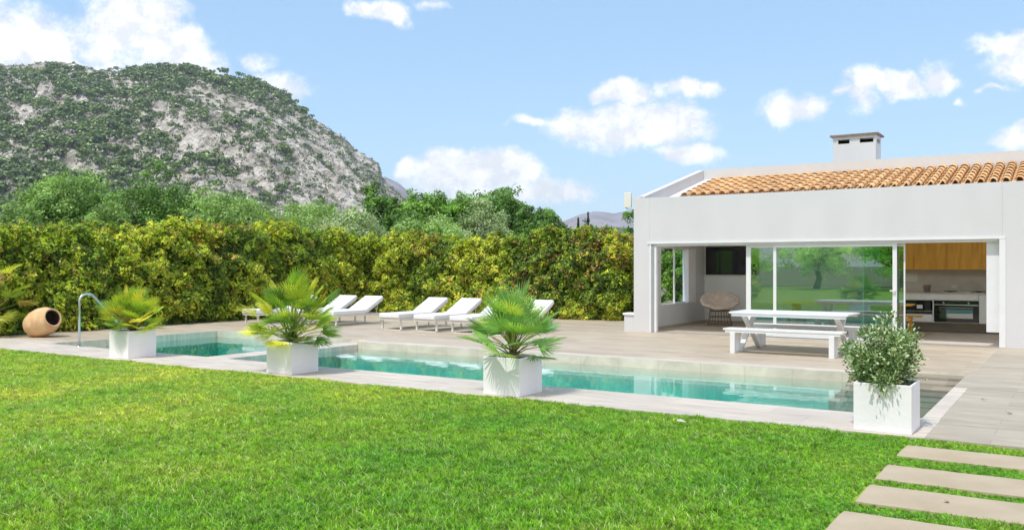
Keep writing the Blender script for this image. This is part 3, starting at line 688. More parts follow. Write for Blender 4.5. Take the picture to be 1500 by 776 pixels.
for j, k in enumerate(np.where(indiv)[0]):
    p0 = protos[j % 4]
    if first[j % 4]: o = p0; first[j % 4] = False
    else: o = p0.copy(); COL.objects.link(o)
    s = size_all[k]; i = kp[k]
    o.location = (xs_[i], ys_[i], zc[i]-1.4); o.scale = (s*1.0, s*1.0, s*1.05); o.rotation_euler = (0, 0, random.uniform(0, 6.28))
    tag(o, 'small dark green pine growing on the pale rocky mountain face', 'pine tree', 'pines on the mountain')
V_, F_, K_ = [], [], []; off = 0
PV = [pine_mesh(60+s, 46)[0] for s in range(6)]
rest = np.where(~indiv)[0]
for k in rest:
    i = kp[k]; s = size_all[k]; v = PV[k % 6]; a = random.uniform(0, 6.28); ca, sa = math.cos(a), math.sin(a)
    v2 = np.stack([(v[:,0]*ca-v[:,1]*sa)*s+xs_[i], (v[:,0]*sa+v[:,1]*ca)*s+ys_[i], v[:,2]*s*1.05+zc[i]-1.4], 1)
    n = len(v)//4; V_.append(v2); F_.append(np.arange(len(v)).reshape(-1,4)+off); off += len(v)
    K_.append(np.array(PINEC)[rng.integers(0,4,n)]*rng.uniform(.7,1.25,(n,1))*random.uniform(.75,1.2))
# low scrub scattered over the bare rock
nb = 6500; pb = rng.uniform(-400, 610, nb); db = DBASE+(DR-DBASE)*rng.random(nb)**.8; zb_ = mheight(pb, db); sb2 = (pb-750)/1286*db
xb, yb = -S_*db+C_*sb2, C_*db+S_*sb2
for i in range(nb):
    if zb_[i] < 18: continue
    s = random.uniform(.7, 1.7); k = 12; d_ = unit(rng.normal(size=(k,3))); d_[:,2] = np.abs(d_[:,2])
    p = np.array([xb[i], yb[i], zb_[i]-.9])+d_*s; V, F = leaf_quads(p, unit(d_+.6*rng.normal(size=(k,3))), np.full(k, s*1.1), np.full(k, s*.8))
    V_.append(V); F_.append(F+off); off += len(V); K_.append(np.array([(.07,.085,.035),(.10,.115,.05),(.05,.07,.03)])[rng.integers(0,3,k)])
tag(np_mesh('mountain_scrub', np.concatenate(V_), np.concatenate(F_), np.concatenate(K_), M['leaf_far']), 'scattered pines and scrub covering the rocky mountain face', 'woodland', kind='stuff')

# ================================================================== HOUSE
HX0, HXR, HY, HYB, HB = -9.17, 7.5, 19.75, 24.1, 28.0
IX0 = -8.97; OX0, OX1, OZ = -8.75, -1.25, 2.14; PT = 3.26; RT = 4.35
house = thing('house', 'white rendered single storey pool house with clay tiled roof and wide glass front', 'house', (HX0, HY, 0))
wl = MB()
wl.box(HX0, HY, -.2, OX0, HY+.28, PT)                    # left pier
wl.box(OX0, HY, OZ, OX1, HY+.28, PT)                     # lintel
wl.box(OX1, HY, -.2, HXR, HY+.28, PT)                    # right wall
WY0, WY1, WZ0, WZ1 = 20.97, 23.4, .61, 2.07
wl.box(HX0, HY+.28, -.2, IX0, WY0, PT-.2); wl.box(HX0, WY1, -.2, IX0, HYB, PT-.2); wl.box(HX0, WY0, -.2, IX0, WY1, WZ0); wl.box(HX0, WY0, WZ1, IX0, WY1, PT-.2)
wl.build('wall', M['plaster'], house, True, bevel=.006)
w2 = MB()
w2.box(HX0, HYB, -.2, 1.6, HYB+.3, RT); w2.box(1.6, HYB, -.2, HXR, HYB+.3, 2.9)                   # spine wall behind the tiles
w2.box(HX0, HYB+.3, -.2, HXR, HB, 2.85); w2.box(HX0, HYB+.3, 2.85, 1.6, HB, 4.0)
w2.prism([(HY+.28,PT-.2),(HYB,PT-.2),(HYB,RT-.003),(HY+.28,PT+.065)], HX0, HX0+.17)
w2.box(HX0+.0005, HY+.02, PT, HX0+.17, HY+.28, PT+.05)
w2.box(1.4, HY+.28, 2.5, 1.6, HYB, RT-.4)
w2.box(HXR-.2, HY+.28, -.2, HXR, HYB, 3.0)  # end wall of an invented open patio, unseen, bringing daylight indoors
w2.build('upper_wall', M['plaster'], house, True)
SK0, SK1 = 20.08, 21.2
cl = MB(); cl.box(IX0, HY+.28, 2.9, 1.4, SK0, 2.96); cl.box(IX0, SK1, 2.9, 1.4, HYB, 2.96); cl.build('ceiling', M['ceiling'], house, True)
iw = MB(); iw.box(IX0, HYB-.012, 0, -4.2, HYB-.002, 2.9); iw.box(-4.2, HYB-.012, 1.54, 1.4, HYB-.002, 2.9); iw.build('inner_wall', M['plaster_in'], house, True)
# roof slab and barrel tiles
slope = (4.02-2.98)/(HYB-(HY+.28))
def rz_(y): return 2.96+slope*(y-(HY+.28))
rs_ = MB(); rs_.prism([(SK1,2.962),(HYB,2.962),(HYB,rz_(HYB)-.03),(SK1,rz_(SK1)-.03)], HX0+.205, 1.399); rs_.box(HX0+.205, HY+.281, 2.962, 1.399, SK0-.002, 2.97)
ml_ = bpy.data.materials.new('opal rooflight glass'); ml_.use_nodes = True; nt = ml_.node_tree; p_ = nt.nodes['Principled BSDF']; p_.inputs['Base Color'].default_value = (.9,.9,.88,1)
t_ = N(nt, 'ShaderNodeBsdfTranslucent'); t_.inputs[0].default_value = (.95,.94,.9,1); x_ = N(nt, 'ShaderNodeMixShader'); x_.inputs[0].default_value = .92
nt.links.new(p_.outputs[0], x_.inputs[1]); nt.links.new(t_.outputs[0], x_.inputs[2]); nt.links.new(x_.outputs[0], nt.nodes['Material Output'].inputs[0])
sl_ = MB(); sl_.quad((HX0+.205,SK0-.01,2.975),(1.399,SK0-.01,2.975),(1.399,SK1+.01,2.975),(HX0+.205,SK1+.01,2.975)); sl_.build('added_rooflight', ml_, house, True)  # opal panel added out of sight, passing daylight into the dim room
rs_.build('roof_slab', M['plaster'], house, True)
fl = MB(); ysl = rz_(HY+.28); fl.prism([(HY+.28, rz_(HY+.28)-.02),(HYB, rz_(HYB)-.02),(HYB, rz_(HYB)+.075),(HY+.28, rz_(HY+.28)+.075)], HX0+.172, HX0+.47)
fl.build('flashing', M['plaster'], house, True)
tl = MB(); pitch = .25; ex = .36; nseg = 7
Vc = []; TC = [(.66,.40,.19),(.70,.44,.22),(.62,.365,.17),(.72,.47,.25),(.67,.41,.20),(.59,.36,.19)]
ncol = int((1.4-(HX0+.6))/pitch)
for c in range(ncol):
    xc = HX0+.62+c*pitch; jx = random.uniform(-.008,.008)
    for r in range(12):
        y0 = HY+.30+r*ex; y1 = y0+.44
        if y0 < SK1-.05: continue
        if y0 > HYB-.12: continue
        y1 = min(y1, HYB-.003)
        col = random.choice(TC); fk = random.uniform(.88,1.1); col = tuple(k*fk for k in col)
        lift = random.uniform(0,.008)
        for (cx_, ra, rb, up, inv) in ((xc+jx, .098, .08, .055, 1), (xc+pitch/2, .085, .085, .03, -1)):
            v = []; 
            for (yy_, rad, dz) in ((y0, ra, .03*(inv>0)), (y1, rb, 0)):
                for rr_ in (rad, rad-.014):
                    for k in range(nseg+1):
                        a = math.pi*k/nseg
                        v.append((cx_-rr_*math.cos(a), yy_, rz_(yy_)+up+dz+lift+inv*rr_*math.sin(a)*.85))
            n1_ = nseg+1; f = []
            for k in range(nseg):
                f.append((k,k+1,2*n1_+k+1,2*n1_+k)); f.append((n1_+k+1,n1_+k,3*n1_+k,3*n1_+k+1)); f.append((k+1,k,n1_+k,n1_+k+1))
            tl.add(v, f, col, True)
tl.build('roof_tiles', M['tile'], house, True)
# chimney
chx0, chx1, chy0, chy1 = -5.64, -4.54, 25.0, 25.75
ch = MB()
zt = 5.13
for (a_, b_) in ((chx0, chx0+.13), (chx0+.43, chx1-.41), (chx1-.06, chx1)): ch.box(a_, chy0, 4.93, b_, chy0+.07, 5.05)
ch.box(chx0, chy0, 3.9, chx1, chy1, 4.93); ch.box(chx0, chy0, 5.05, chx1, chy1, zt); ch.box(chx0, chy0+.07, 4.93, chx0+.06, chy1, 5.05)
ch.box(chx1-.06, chy0+.07, 4.93, chx1, chy0+.2, 5.05); ch.box(chx1-.06, chy1-.15, 4.93, chx1, chy1, 5.05); ch.box(chx0+.06, chy1-.06, 4.93, chx1-.06, chy1, 5.05)
cho = ch.build('chimney', M['plaster'], house, True)
cp = MB(); cp.box(chx0-.07, chy0-.07, zt, chx1+.07, chy1+.07, zt+.045); c_ = cp.build('cap', M['cap'], cho)
c_.data.transform(Matrix.Translation(-Vector(house.location)))
vt = MB(); vt.box(chx0+.08, chy0+.3, 4.932, chx1-.08, chy0+.34, 5.048); vo = vt.build('vent_backing', M['dark'], cho); vo.data.transform(Matrix.Translation(-Vector(house.location)))  # black sheet behind the openings, painted dark for the shade inside
# opening frame, tracks
fr_ = MB()
fr_.box(OX0, HY-.012, 0.004, OX0+.045, HY+.09, OZ-.001); fr_.box(OX1-.05, HY-.02, 0.004, OX1+.06, HY-.002, OZ+.05)
fr_.box(OX0+.11, HY+.02, 0.004, OX0+.17, HY+.12, OZ-.04); fr_.box(OX0-.05, HY-.025, OZ+.001, OX1+.06, HY-.002, OZ+.045)
fr_.box(OX0+.05, HY+.05, OZ-.055, OX1-.06, HY+.2, OZ-.002)
fr_.build('door_frame', M['alu'], house, True)
tr_ = MB(); tr_.box(OX0+.046, HY+.0, 0.004, OX0+.108, HY+.14, OZ-.056); tr_.box(OX0+.2, HY+.03, .001, OX1-.06, HY+.2, .012); tr_.build('door_track', M['grey_alu'], house, True)
pn = MB(); pn.box(-1.535, HY+.14, .285, OX1-.025, HY+.24, OZ-.06); po = pn.build('end_panel', M['alu'], house, True, bevel=.004)
for z in (1.27, .83):
    kb = MB(); kb.box(-1.31, HY+.115, z-.03, -1.285, HY+.139, z+.03); k_ = kb.build('latch', M['grey_alu'], po); k_.data.transform(Matrix.Translation(-Vector(house.location)))
def facex(px, Y): k = (px-750)/1286; return Y*(-.5417+.8406*k)/(.8406+.5417*k)
def door(x0, x1, y, fw_l, fw_r, top=.06, bottom=.05, label=None, handle=None):
    f = MB(); z0, z1 = .02, OZ-.06
    f.box(x0, y, z0, x0+fw_l, y+.045, z1); f.box(x1-fw_r, y, z0, x1, y+.045, z1)
    f.box(x0+fw_l, y+.001, z1-top, x1-fw_r, y+.044, z1); f.box(x0+fw_l, y+.001, z0, x1-fw_r, y+.044, z0+bottom)
    fo = f.build('sliding_door', M['alu'], house, True, bevel=.003)
    if label: fo['label'] = label
    p = MB(); p.box(x0+fw_l, y+.018, z0+bottom, x1-fw_r, y+.026, z1-top); po = p.build('pane', M['glass'], fo); po.data.transform(Matrix.Translation(-Vector(house.location)))
    if handle:
        h = MB(); h.box(handle-.10, y-.05, 1.075, handle+.01, y-.03, 1.1); h.box(handle-.015, y-.03, 1.06, handle+.012, y, 1.12)
        ho = h.build('handle', M['white_metal'], fo); ho.data.transform(Matrix.Translation(-Vector(house.location)))
xa, xb_, xc_, xd, xe = facex(1092, HY+.1), facex(1133, HY+.1), facex(1262, HY+.1), facex(1269, HY+.1), facex(1314, HY+.1)
door(xa, xb_+.05, HY+.14, .11, .04)
door(xb_, xe, HY+.075, .07, .085, handle=xe-.03)
door(xc_, xd+.75, HY+.2, .03, .03)
# interior floor
f_ = MB(); f_.box(HX0+.01, HY, Z0, OX1, HYB, -.002); f_.box(OX1, HY+.28, Z0, HXR-.2, HYB, -.002); tag(f_.build('indoor_floor', M['floor_in']), kind='structure')
sk_ = MB(); sk_.box(IX0, HY+.28, 0, IX0+.012, HYB, .07); sk_.box(IX0, HYB-.025, 0, -4.2, HYB-.0125, .07); sk_.build('skirting', mat('sand skirting', (.45,.36,.28), .7), house, True)
# side window
wf = MB(); yg = 22.2; WYP = 22.93
rp_ = MB(); rp_.box(HX0+.001, WYP, WZ0+.001, IX0-.03, WY1-.001, WZ1-.001); rp_.build('shutter', M['planter'], house, True)
wf.box(HX0+.03, yg-.02, WZ0, HX0+.07, yg+.02, WZ1); wf.box(HX0+.03, yg+.02, WZ0+.001, HX0+.07, WYP-.001, WZ0+.03); wf.box(HX0+.03, yg+.02, WZ1-.03, HX0+.07, WYP-.001, WZ1-.001)
wfo = wf.build('window', M['alu'], house, True)
wp = MB(); wp.box(HX0+.045, yg, WZ0+.03, HX0+.052, WYP-.001, WZ1-.03); wpo = wp.build('pane', M['glass_clear'], wfo); wpo.data.transform(Matrix.Translation(-Vector(house.location)))
sw = MB(); sw.box(IX0, 20.45, 1.05, IX0+.012, 20.53, 1.17); sw.box(IX0, 20.62, 1.05, IX0+.012, 20.70, 1.17); sw.build('light_switch', M['cream'], house, True)
wlp = MB(); wlp.box(IX0, 20.58, 1.66, IX0+.05, 20.63, 1.80); wlp.box(IX0+.05, 20.585, 1.68, IX0+.08, 20.625, 1.74); wlp.build('wall_lamp', M['grey_alu'], house, True)
# antenna on the corner
an = thing('antenna', 'small cream flat panel antenna on a bracket at the upper left corner of the house', 'antenna', (-9.42, 19.95, 3.06))
ab = MB(); ab.box(-.10, -.03, 0, .10, .03, .37); ab.build('housing', M['cream'], an, bevel=.01)
ab = MB(); ab.tube([(-.06,0,-.0),(.0,0,-.04),(.12,0,-.05),(.26,0,-.05)], .012, 8); ab.box(.235,-.04,-.09,.252,.04,-.01); ab.build('bracket', M['grey_alu'], an)
# utility box beside the house
ub = thing('utility_box', 'small white rendered box with a lid against the house corner', 'box', (-9.31, 19.95, 0))
u = MB(); u.box(-.14,-.15,0,.135,.15,.40); u.build('body', M['plaster'], ub); u = MB(); u.box(-.17,-.18,.40,.138,.18,.45); u.build('lid', M['planter'], ub, bevel=.005)
# low stone wall behind
lwall = MB(); lwall.box(-11.2, 24.3, 0, -9.25, 24.6, .34)
for i in range(9): lwall.box(-11.2+i*.215, 24.27, .34, -11.2+i*.215+.208, 24.62, .40)
o = lwall.build('garden_wall', M['stonewall'], bevel=.01); tag(o, 'low rough stone wall between the hedge end and the house', 'wall')

# ---------------------------------------------------------------- TV, kitchen
tv = thing('television', 'large black flat television on the white back wall above the round chair', 'television', (-8.15, HYB-.02, 1.76))
t = MB(); t.box(-.76,-.06,-.395,.76,-.015,.395); t.build('casing', M['black_iron'], tv, bevel=.004); t = MB(); t.box(-.748,-.064,-.383,.748,-.0605,.383); t.build('screen', M['black'], tv)
kb = thing('kitchen_cabinet', 'pale grey wall hung base cabinet holding the oven and open niche', 'cabinet', (-2.9, HYB-.02, 0))
KY = 23.5-(HYB-.02)
def KX(x): return x+2.9
k = MB()
k.box(KX(-5.2),KY+.02,.24, KX(-3.62),0,.93); k.box(KX(-3.62),KY,.24,KX(-2.97),0,.43); k.box(KX(-3.62),KY,.77,KX(-2.97),0,.93); k.box(KX(-3.62),KY+.45,.43,KX(-2.97),0,.77)
k.box(KX(-2.97),KY+.0,.24,KX(-2.94),0,.93); k.box(KX(-2.94),KY,.24,KX(-1.97),0,.255); k.box(KX(-2.94),KY+.5,.255,KX(-1.97),0,.77); k.box(KX(-1.97),KY,.24,KX(-1.27),0,.93); k.box(KX(-2.94),KY+.02,.77,KX(-1.97),0,.93)
k.build('body', M['cabinet'], kb, bevel=.002)
for (a_, b_) in ((-3.60,-2.96),(-2.955,-1.985)):
    q = MB(); q.box(KX(a_),KY-.02,.785,KX(b_),KY-.001,.925); q.build('drawer', M['cabinet'], kb, bevel=.003)
q = MB(); q.box(KX(-3.60),KY-.02,.25,KX(-2.98),KY-.001,.42); q.build('drawer', M['cabinet'], kb, bevel=.003)
q = MB(); q.box(KX(-5.2),KY-.03,.93,KX(-1.27),0,.962); q.build('worktop', M['splash'], kb)
q = MB(); q.box(KX(-3.62),KY+.01,.50,KX(-2.97),KY+.44,.515); q.build('shelf', M['steel'], kb)
q = MB(); q.box(KX(-3.60),KY+.43,.515,KX(-2.975),KY+.449,.768); q.build('niche_back', M['black'], kb)
sp = MB(); sp.box(-4.2, HYB-.015, 0, OX1, HYB-.003, 1.54); sp.build('splashback', M['splash'], house, True)
so_ = MB(); so_.box(-2.62, HYB-.022, 1.06, -2.50, HYB-.0155, 1.14); so_.build('socket', M['cream'], house, True)
so_ = MB(); so_.box(-3.75, HYB-.03, 1.22, -3.38, HYB-.016, 1.42); so_.build('socket', M['cream'], house, True)
ku = thing('wall_cabinet', 'orange oak fronted wall cabinets hung above the worktop', 'cabinet', (-3.2, HYB-.02, 1.52))
for (a_, b_) in ((-4.2,-3.42),(-3.415,-2.70),(-2.695,-1.92),(-1.915,-1.26)):
    q = MB(); q.box(a_+3.2,-.352,0,b_+3.2,-.332,.70); q.build('cabinet_door', M['wood'], ku, bevel=.002)
q = MB(); q.box(-1.0,-.33,.01,1.94,0,.715); q.build('body', M['wood'], ku)
ov = thing('oven', 'wide black glass fronted oven built into the grey base cabinet', 'oven', (-2.455, 23.5, .26))
q = MB(); q.box(-.475,-.0,0,.475,.48,.50); q.build('body', M['black_iron'], ov)
q = MB(); q.box(-.475,-.022,0,.475,-.002,.40); q.build('door', M['black'], ov, bevel=.003)
q = MB(); q.box(-.475,-.022,.425,.475,-.002,.50); q.build('control_panel', M['black'], ov)
q = MB(); q.box(-.475,-.03,.403,.475,-.003,.422); q.build('trim', M['steel'], ov)
q = MB(); q.tube([(-.37,-.06,.345),(.37,-.06,.345)], .011, 8); q.box(-.33,-.06,.337,-.31,-.02,.353); q.box(.31,-.06,.337,.33,-.02,.353); q.build('handle', M['steel'], ov)
q = MB(); q.box(-.36,-.0245,.09,.36,-.0225,.31); q.build('window', M['glass'], ov)
for x in (-.27,.27):
    q = MB(); q.lathe([(0,0),(.022,0),(.022,.03),(0,.03)], 14, (x,-.022,.462), M=Matrix.Rotation(R_(90),3,'X')); q.build('knob', M['steel'], ov)
mo = thing('microwave', 'dark compact oven with a glass door in the open niche', 'microwave', (-3.3, 23.56, .516))
q = MB(); q.box(-.28,0,0,.28,.34,.24); q.build('body', M['black_iron'], mo); q = MB(); q.box(-.27,-.012,.01,.15,-.001,.23); q.build('door', M['black'], mo); q = MB(); q.box(-.03,-.016,.05,.10,-.0125,.14); q.build('sticker', M['cabinet'], mo)
hob = thing('gas_hob', 'steel gas hob with black pan supports on the worktop', 'hob', (-2.25, 23.78, .962))
q = MB(); q.box(-.55,-.22,0,.45,.22,.012); q.build('plate', M['steel'], hob, bevel=.003)
for x in (-.36, .25):
    q = MB()
    for a in range(4): an_ = a*math.pi/2+.4; q.bar((x,0,.035),(x+.15*math.cos(an_),.15*math.sin(an_),.035),.012,.014)
    q.lathe([(0,.03),(.045,.03),(.05,.012)], 14, (x,0,0)); q.tube([(x+.13*math.cos(i*math.pi/8),.13*math.sin(i*math.pi/8),.03) for i in range(17)], .006, 5)
    q.build('pan_support', M['black_iron'], hob)
for i in range(4):
    q = MB(); q.lathe([(0,.045),(.018,.045),(.02,.012)], 12, (-.12+i*.06,-.16,0)); q.build('knob', M['steel'], hob)
bk = thing('ice_bucket', 'shiny steel bucket standing on the worktop left of the hob', 'bucket', (-3.12, 23.72, .962))
q = MB(); q.lathe([(0,.003),(.07,.003),(.085,.18),(.09,.185),(.082,.185),(.066,.01),(0,.01)], 20); q.build('body', M['steel'], bk)
for sgn in (-1,1):
    q = MB(); q.tube([(sgn*.08,0,.15),(sgn*.11,0,.15),(sgn*.11,0,.11),(sgn*.076,0,.11)], .006, 6); q.build('handle', M['steel'], bk)
# indoor oak table and benches glimpsed past the sliding door
def itable(name, label, cat, x0, x1, y0, y1, h, th):
    r = thing(name, label, cat, ((x0+x1)/2, (y0+y1)/2, 0)); a, b = (x1-x0)/2, (y1-y0)/2
    q = MB(); q.box(-a,-b,h-th,a,b,h); q.build('top', M['wood'], r, bevel=.004)
    for sx in (-1,1):
        q = MB(); q.box(sx*(a-.25)-.03,-b+.05,0,sx*(a-.25)+.03,b-.05,h-th); q.build('leg', M['wood'], r)
itable('dining_table', 'orange oak dining table inside, its end showing past the sliding door', 'table', -6.0, -3.15, 21.35, 22.05, .74, .035)
itable('indoor_bench', 'orange oak bench inside on the garden side of the oak table', 'bench', -6.0, -3.1, 20.85, 21.15, .45, .035)
itable('indoor_bench', 'orange oak bench inside on the kitchen side of the oak table', 'bench', -6.0, -3.05, 22.25, 22.55, .45, .035)

# ---------------------------------------------------------------- papasan chair
pc = thing('round_wicker_chair', 'round wicker bowl chair with beige cushion under the television', 'chair', (-8.12, 22.95, 0), R_(20))
tilt = Matrix.Rotation(R_(24), 3, 'X')
def bowl(r, z0): return [(tilt @ Vector(v)) + Vector((0, .02, z0)) for v in r]
q = MB(); rim = [(.47*math.cos(i*math.pi/16), .47*math.sin(i*math.pi/16), .17) for i in range(33)]
q.tube(bowl(rim, .50), .016, 8, False)
for k_ in range(20):
    a = 2*math.pi*k_/20; q.tube(bowl([(r_*math.cos(a), r_*math.sin(a), .17*(r_/.47)**2-.04) for r_ in (.12,.22,.32,.42,.47)], .50), .007, 5)
for r_ in (.2,.33): q.tube(bowl([(r_*math.cos(i*math.pi/12), r_*math.sin(i*math.pi/12), .17*(r_/.47)**2-.045) for i in range(25)], .50), .007, 5, False)
q.build('seat_basket', M['wicker'], pc)
q = MB()
for (r_, z) in ((.33,.02),(.27,.24),(.26,.40)): q.tube([(r_*math.cos(i*math.pi/14), r_*math.sin(i*math.pi/14), z) for i in range(29)], .012, 6, False)
for k_ in range(22):
    a = 2*math.pi*k_/22; q.tube([(.33*math.cos(a),.33*math.sin(a),.02),(.28*math.cos(a),.28*math.sin(a),.22),(.26*math.cos(a),.26*math.sin(a),.42)], .008, 5)
q.build('base', M['wicker'], pc)
prof = []; nA, nR = 40, 9; vv = []; ff = []
for j in range(nR+1):
    r_ = .47*j/nR
    for i in range(nA):
        a = 2*math.pi*i/nA; puff = .035*abs(math.cos(a*4))*(r_/.47) + .03
        z = .19*(r_/.47)**2 - .01 + puff*(1 if j < nR else 0)
        vv.append((r_*math.cos(a), r_*math.sin(a), z))
for j in range(nR):
    for i in range(nA): ff.append((j*nA+i, j*nA+(i+1)%nA, (j+1)*nA+(i+1)%nA, (j+1)*nA+i))
q = MB(); q.add(bowl(vv, .52), ff, None, True)
q.tube(bowl([(.475*math.cos(i*math.pi/20), .475*math.sin(i*math.pi/20), .175+.012*math.sin(i*math.pi/20*8)) for i in range(41)], .52), .05, 10, False)
q.build('cushion', M['cushion'], pc)

# ---------------------------------------------------------------- picnic table and benches
pt = thing('picnic_table', 'white metal outdoor table with crossed legs standing before the glass doors', 'table', (-4.47, 16.68, 0))
q = MB()
for i in range(7): q.box(-1.075, -.52+i*.149, .715, 1.075, -.52+i*.149+.143, .745)
q.build('tabletop', M['white_metal'], pt, bevel=.003)
q = MB(); q.box(-1.03,-.50,.665,1.03,-.47,.714); q.box(-1.03,.47,.665,1.03,.50,.714); q.box(-.88,-.46,.67,-.80,.46,.714); q.box(.80,-.46,.67,.88,.46,.714); q.build('apron', M['white_metal'], pt)
for sx in (-1,1):
    for sy in (-1,1):
        q = MB(); x = sx*.84+sy*.022
        q.bar((x, -sy*.40, .67), (x, -sy*.40*-1*1.35, .0), .042, .09, (1,0,0)); q.build('leg', M['white_metal'], pt, bevel=.003)
def bench(y, sgn, label):
    b_ = thing('picnic_bench', label, 'bench', (-4.47, y, 0), 0, 'white benches at the outdoor table')
    q = MB()
    for i in range(3): q.box(-1.06, -.19+i*.129, .425, 1.06, -.19+i*.129+.123, .455)
    q.build('seat', M['white_metal'], b_, bevel=.003)
    q = MB(); q.box(-1.02,-.18,.385,1.02,-.15,.424); q.box(-1.02,.15,.385,1.02,.18,.424); q.build('apron', M['white_metal'], b_)
    for sx in (-1,1):
        q = MB(); x = sx*.88
        q.box(x-.045, sgn*.17-.02, .04, x+.045, sgn*.17+.02, .384)
        q.bar((x, -sgn*.17, .385), (x, -sgn*.06, .03), .09, .04, (0,1,0))
        q.box(x-.045, -.19, 0, x+.045, .19, .04)
        q.build('leg', M['white_metal'], b_, bevel=.003)
bench(15.98, -1, 'white slatted bench on the pool side of the outdoor table')
bench(17.52, 1, 'white slatted bench on the house side of the outdoor table')

# ---------------------------------------------------------------- loungers
def make_lounger():
    r = thing('sun_lounger', 'x', 'sun lounger', (0,0,0)); wd = .325
    f = MB()
    for sx in (-1,1):
        f.box(sx*(wd-.02)-.018, .04, .255, sx*(wd-.02)+.018, 1.30, .30); f.box(sx*(wd-.02)-.018, .10, 0, sx*(wd-.02)+.018, 1.93, .022)
        f.box(sx*(wd-.02)-.018, 1.30, .255, sx*(wd-.02)+.018, 1.96, .30)
    f.box(-wd, .0, .255, wd, .04, .30); f.box(-wd+.04, .08, 0, wd-.04, .11, .022); f.box(-wd+.04, 1.93, 0, wd-.04, 1.955, .022); f.box(-wd, 1.96, .255, wd, 1.99, .30)
    f.build('frame', M['mesh_frame'], r, bevel=.003)
    for sx in (-1,1):
        for y in (.095, 1.92):
            q = MB(); q.box(sx*(wd-.02)-.022, y-.02, .02, sx*(wd-.02)+.022, y+.02, .256); q.build('leg', M['mesh_frame'], r)
    def cushion(y0, z0, y1, z1, th):
        q = MB(); d_ = Vector((0, y1-y0, z1-z0)); t = d_.normalized(); n_ = Vector((0, -t.z, t.y)); vs = []
        p0, p1 = Vector((0,y0,z0)), Vector((0,y1,z1))
        for p_ in (p0, p1):
            for (a, b) in ((-1,0),(1,0),(1,1),(-1,1)): vs.append(p_+Vector((a*wd,0,0))+n_*b*th)
        q.add(vs, [(0,3,2,1),(4,5,6,7),(0,1,5,4),(1,2,6,5),(2,3,7,6),(3,0,4,7)]); return q
    o = cushion(-.03, .305, 1.28, .305, .12).build('mattress', M['fabric'], r); b = o.modifiers.new('b','BEVEL'); b.width = .03; b.segments = 4
    o = cushion(1.29, .315, 2.02, .315+.73*.50, .11).build('backrest', M['fabric'], r); b = o.modifiers.new('b','BEVEL'); b.width = .03; b.segments = 4
    q = MB()
    for sx in (-1,1): q.bar((sx*.27,1.30,.30),(sx*.27,2.0,.645),.03,.02); q.bar((sx*.24,1.78,.29),(sx*.24,1.85,.57),.015,.015)
    q.build('backrest_frame', M['mesh_frame'], r)
    return r
lg = make_lounger()
spots = [(-19.08,16.3,'white sun lounger at the far left end, half hidden by a potted palm'),
 (-17.70,16.80,'white sun lounger with raised back, middle one of the left group'),
 (-16.70,16.80,'white sun lounger on the right side of the left group'),
 (-14.48,16.80,'white sun lounger at the left end of the right group'),
 (-13.35,16.78,'white sun lounger second from the left in the right group'),
 (-12.25,16.78,'white sun lounger third in the right group, partly behind the big palm'),
 (-11.15,16.78,'white sun lounger at the right end, mostly behind the big palm')]
for i, (x, y, lab) in enumerate(spots):
    o = lg if i == 0 else copy_tree(lg); o.location = (x, y, 0); o.rotation_euler.z = R_(-10 if i == 0 else random.uniform(-1.2, 1.2)); tag(o, lab, group='sun loungers along the hedge')

# ---------------------------------------------------------------- handrail and jar
hr = thing('pool_handrail', 'curved steel handrail standing at the spa end of the pool', 'handrail', (-16.72, 10.03, 0))
q = MB(); pts = [(0,0,0),(0,0,.9)]
for i in range(1,9):
    a = math.pi*i/8*.78; pts.append((0, .17-.17*math.cos(a), .9+.15*math.sin(a)))
last = Vector(pts[-1]); pts.append(tuple(last+Vector((0,1.05,-1.1))))
q.tube(pts, .023, 12); q.build('rail', M['chrome'], hr)
q = MB(); q.lathe([(.06,.003),(.06,.012),(.025,.02)], 18); q.build('flange', M['chrome'], hr)
jar = thing('terracotta_jar', 'big buff terracotta jar lying on its side by the left hedge', 'jar', (-19.75, 10.95, 0))
prof = [(.0,0),(.13,.0),(.20,.03),(.27,.13),(.315,.30),(.325,.46),(.30,.62),(.245,.73),(.205,.775),(.20,.79),(.215,.80),(.215,.815),(.20,.822),(.178,.81),(.172,.77),(.23,.70),(.285,.6),(.305,.46),(.29,.30)]
ax = Vector((.84*.86+.54*.42, .54*.86-.84*.42, .30)).normalized()
Mj = ax.to_track_quat('Z', 'Y').to_matrix()
q = MB(); q.lathe([(r, z) for r, z in prof[:14]], 40, tuple(-ax*.40+Vector((0,0,.325))), M=Mj)
q.build('body', M['terracotta'], jar)
q = MB(); q.lathe([(r, z) for r, z in prof[13:]]+[(0,.30)], 40, tuple(-ax*.40+Vector((0,0,.325))), M=Mj); q.build('inside', M['terra_in'], jar)

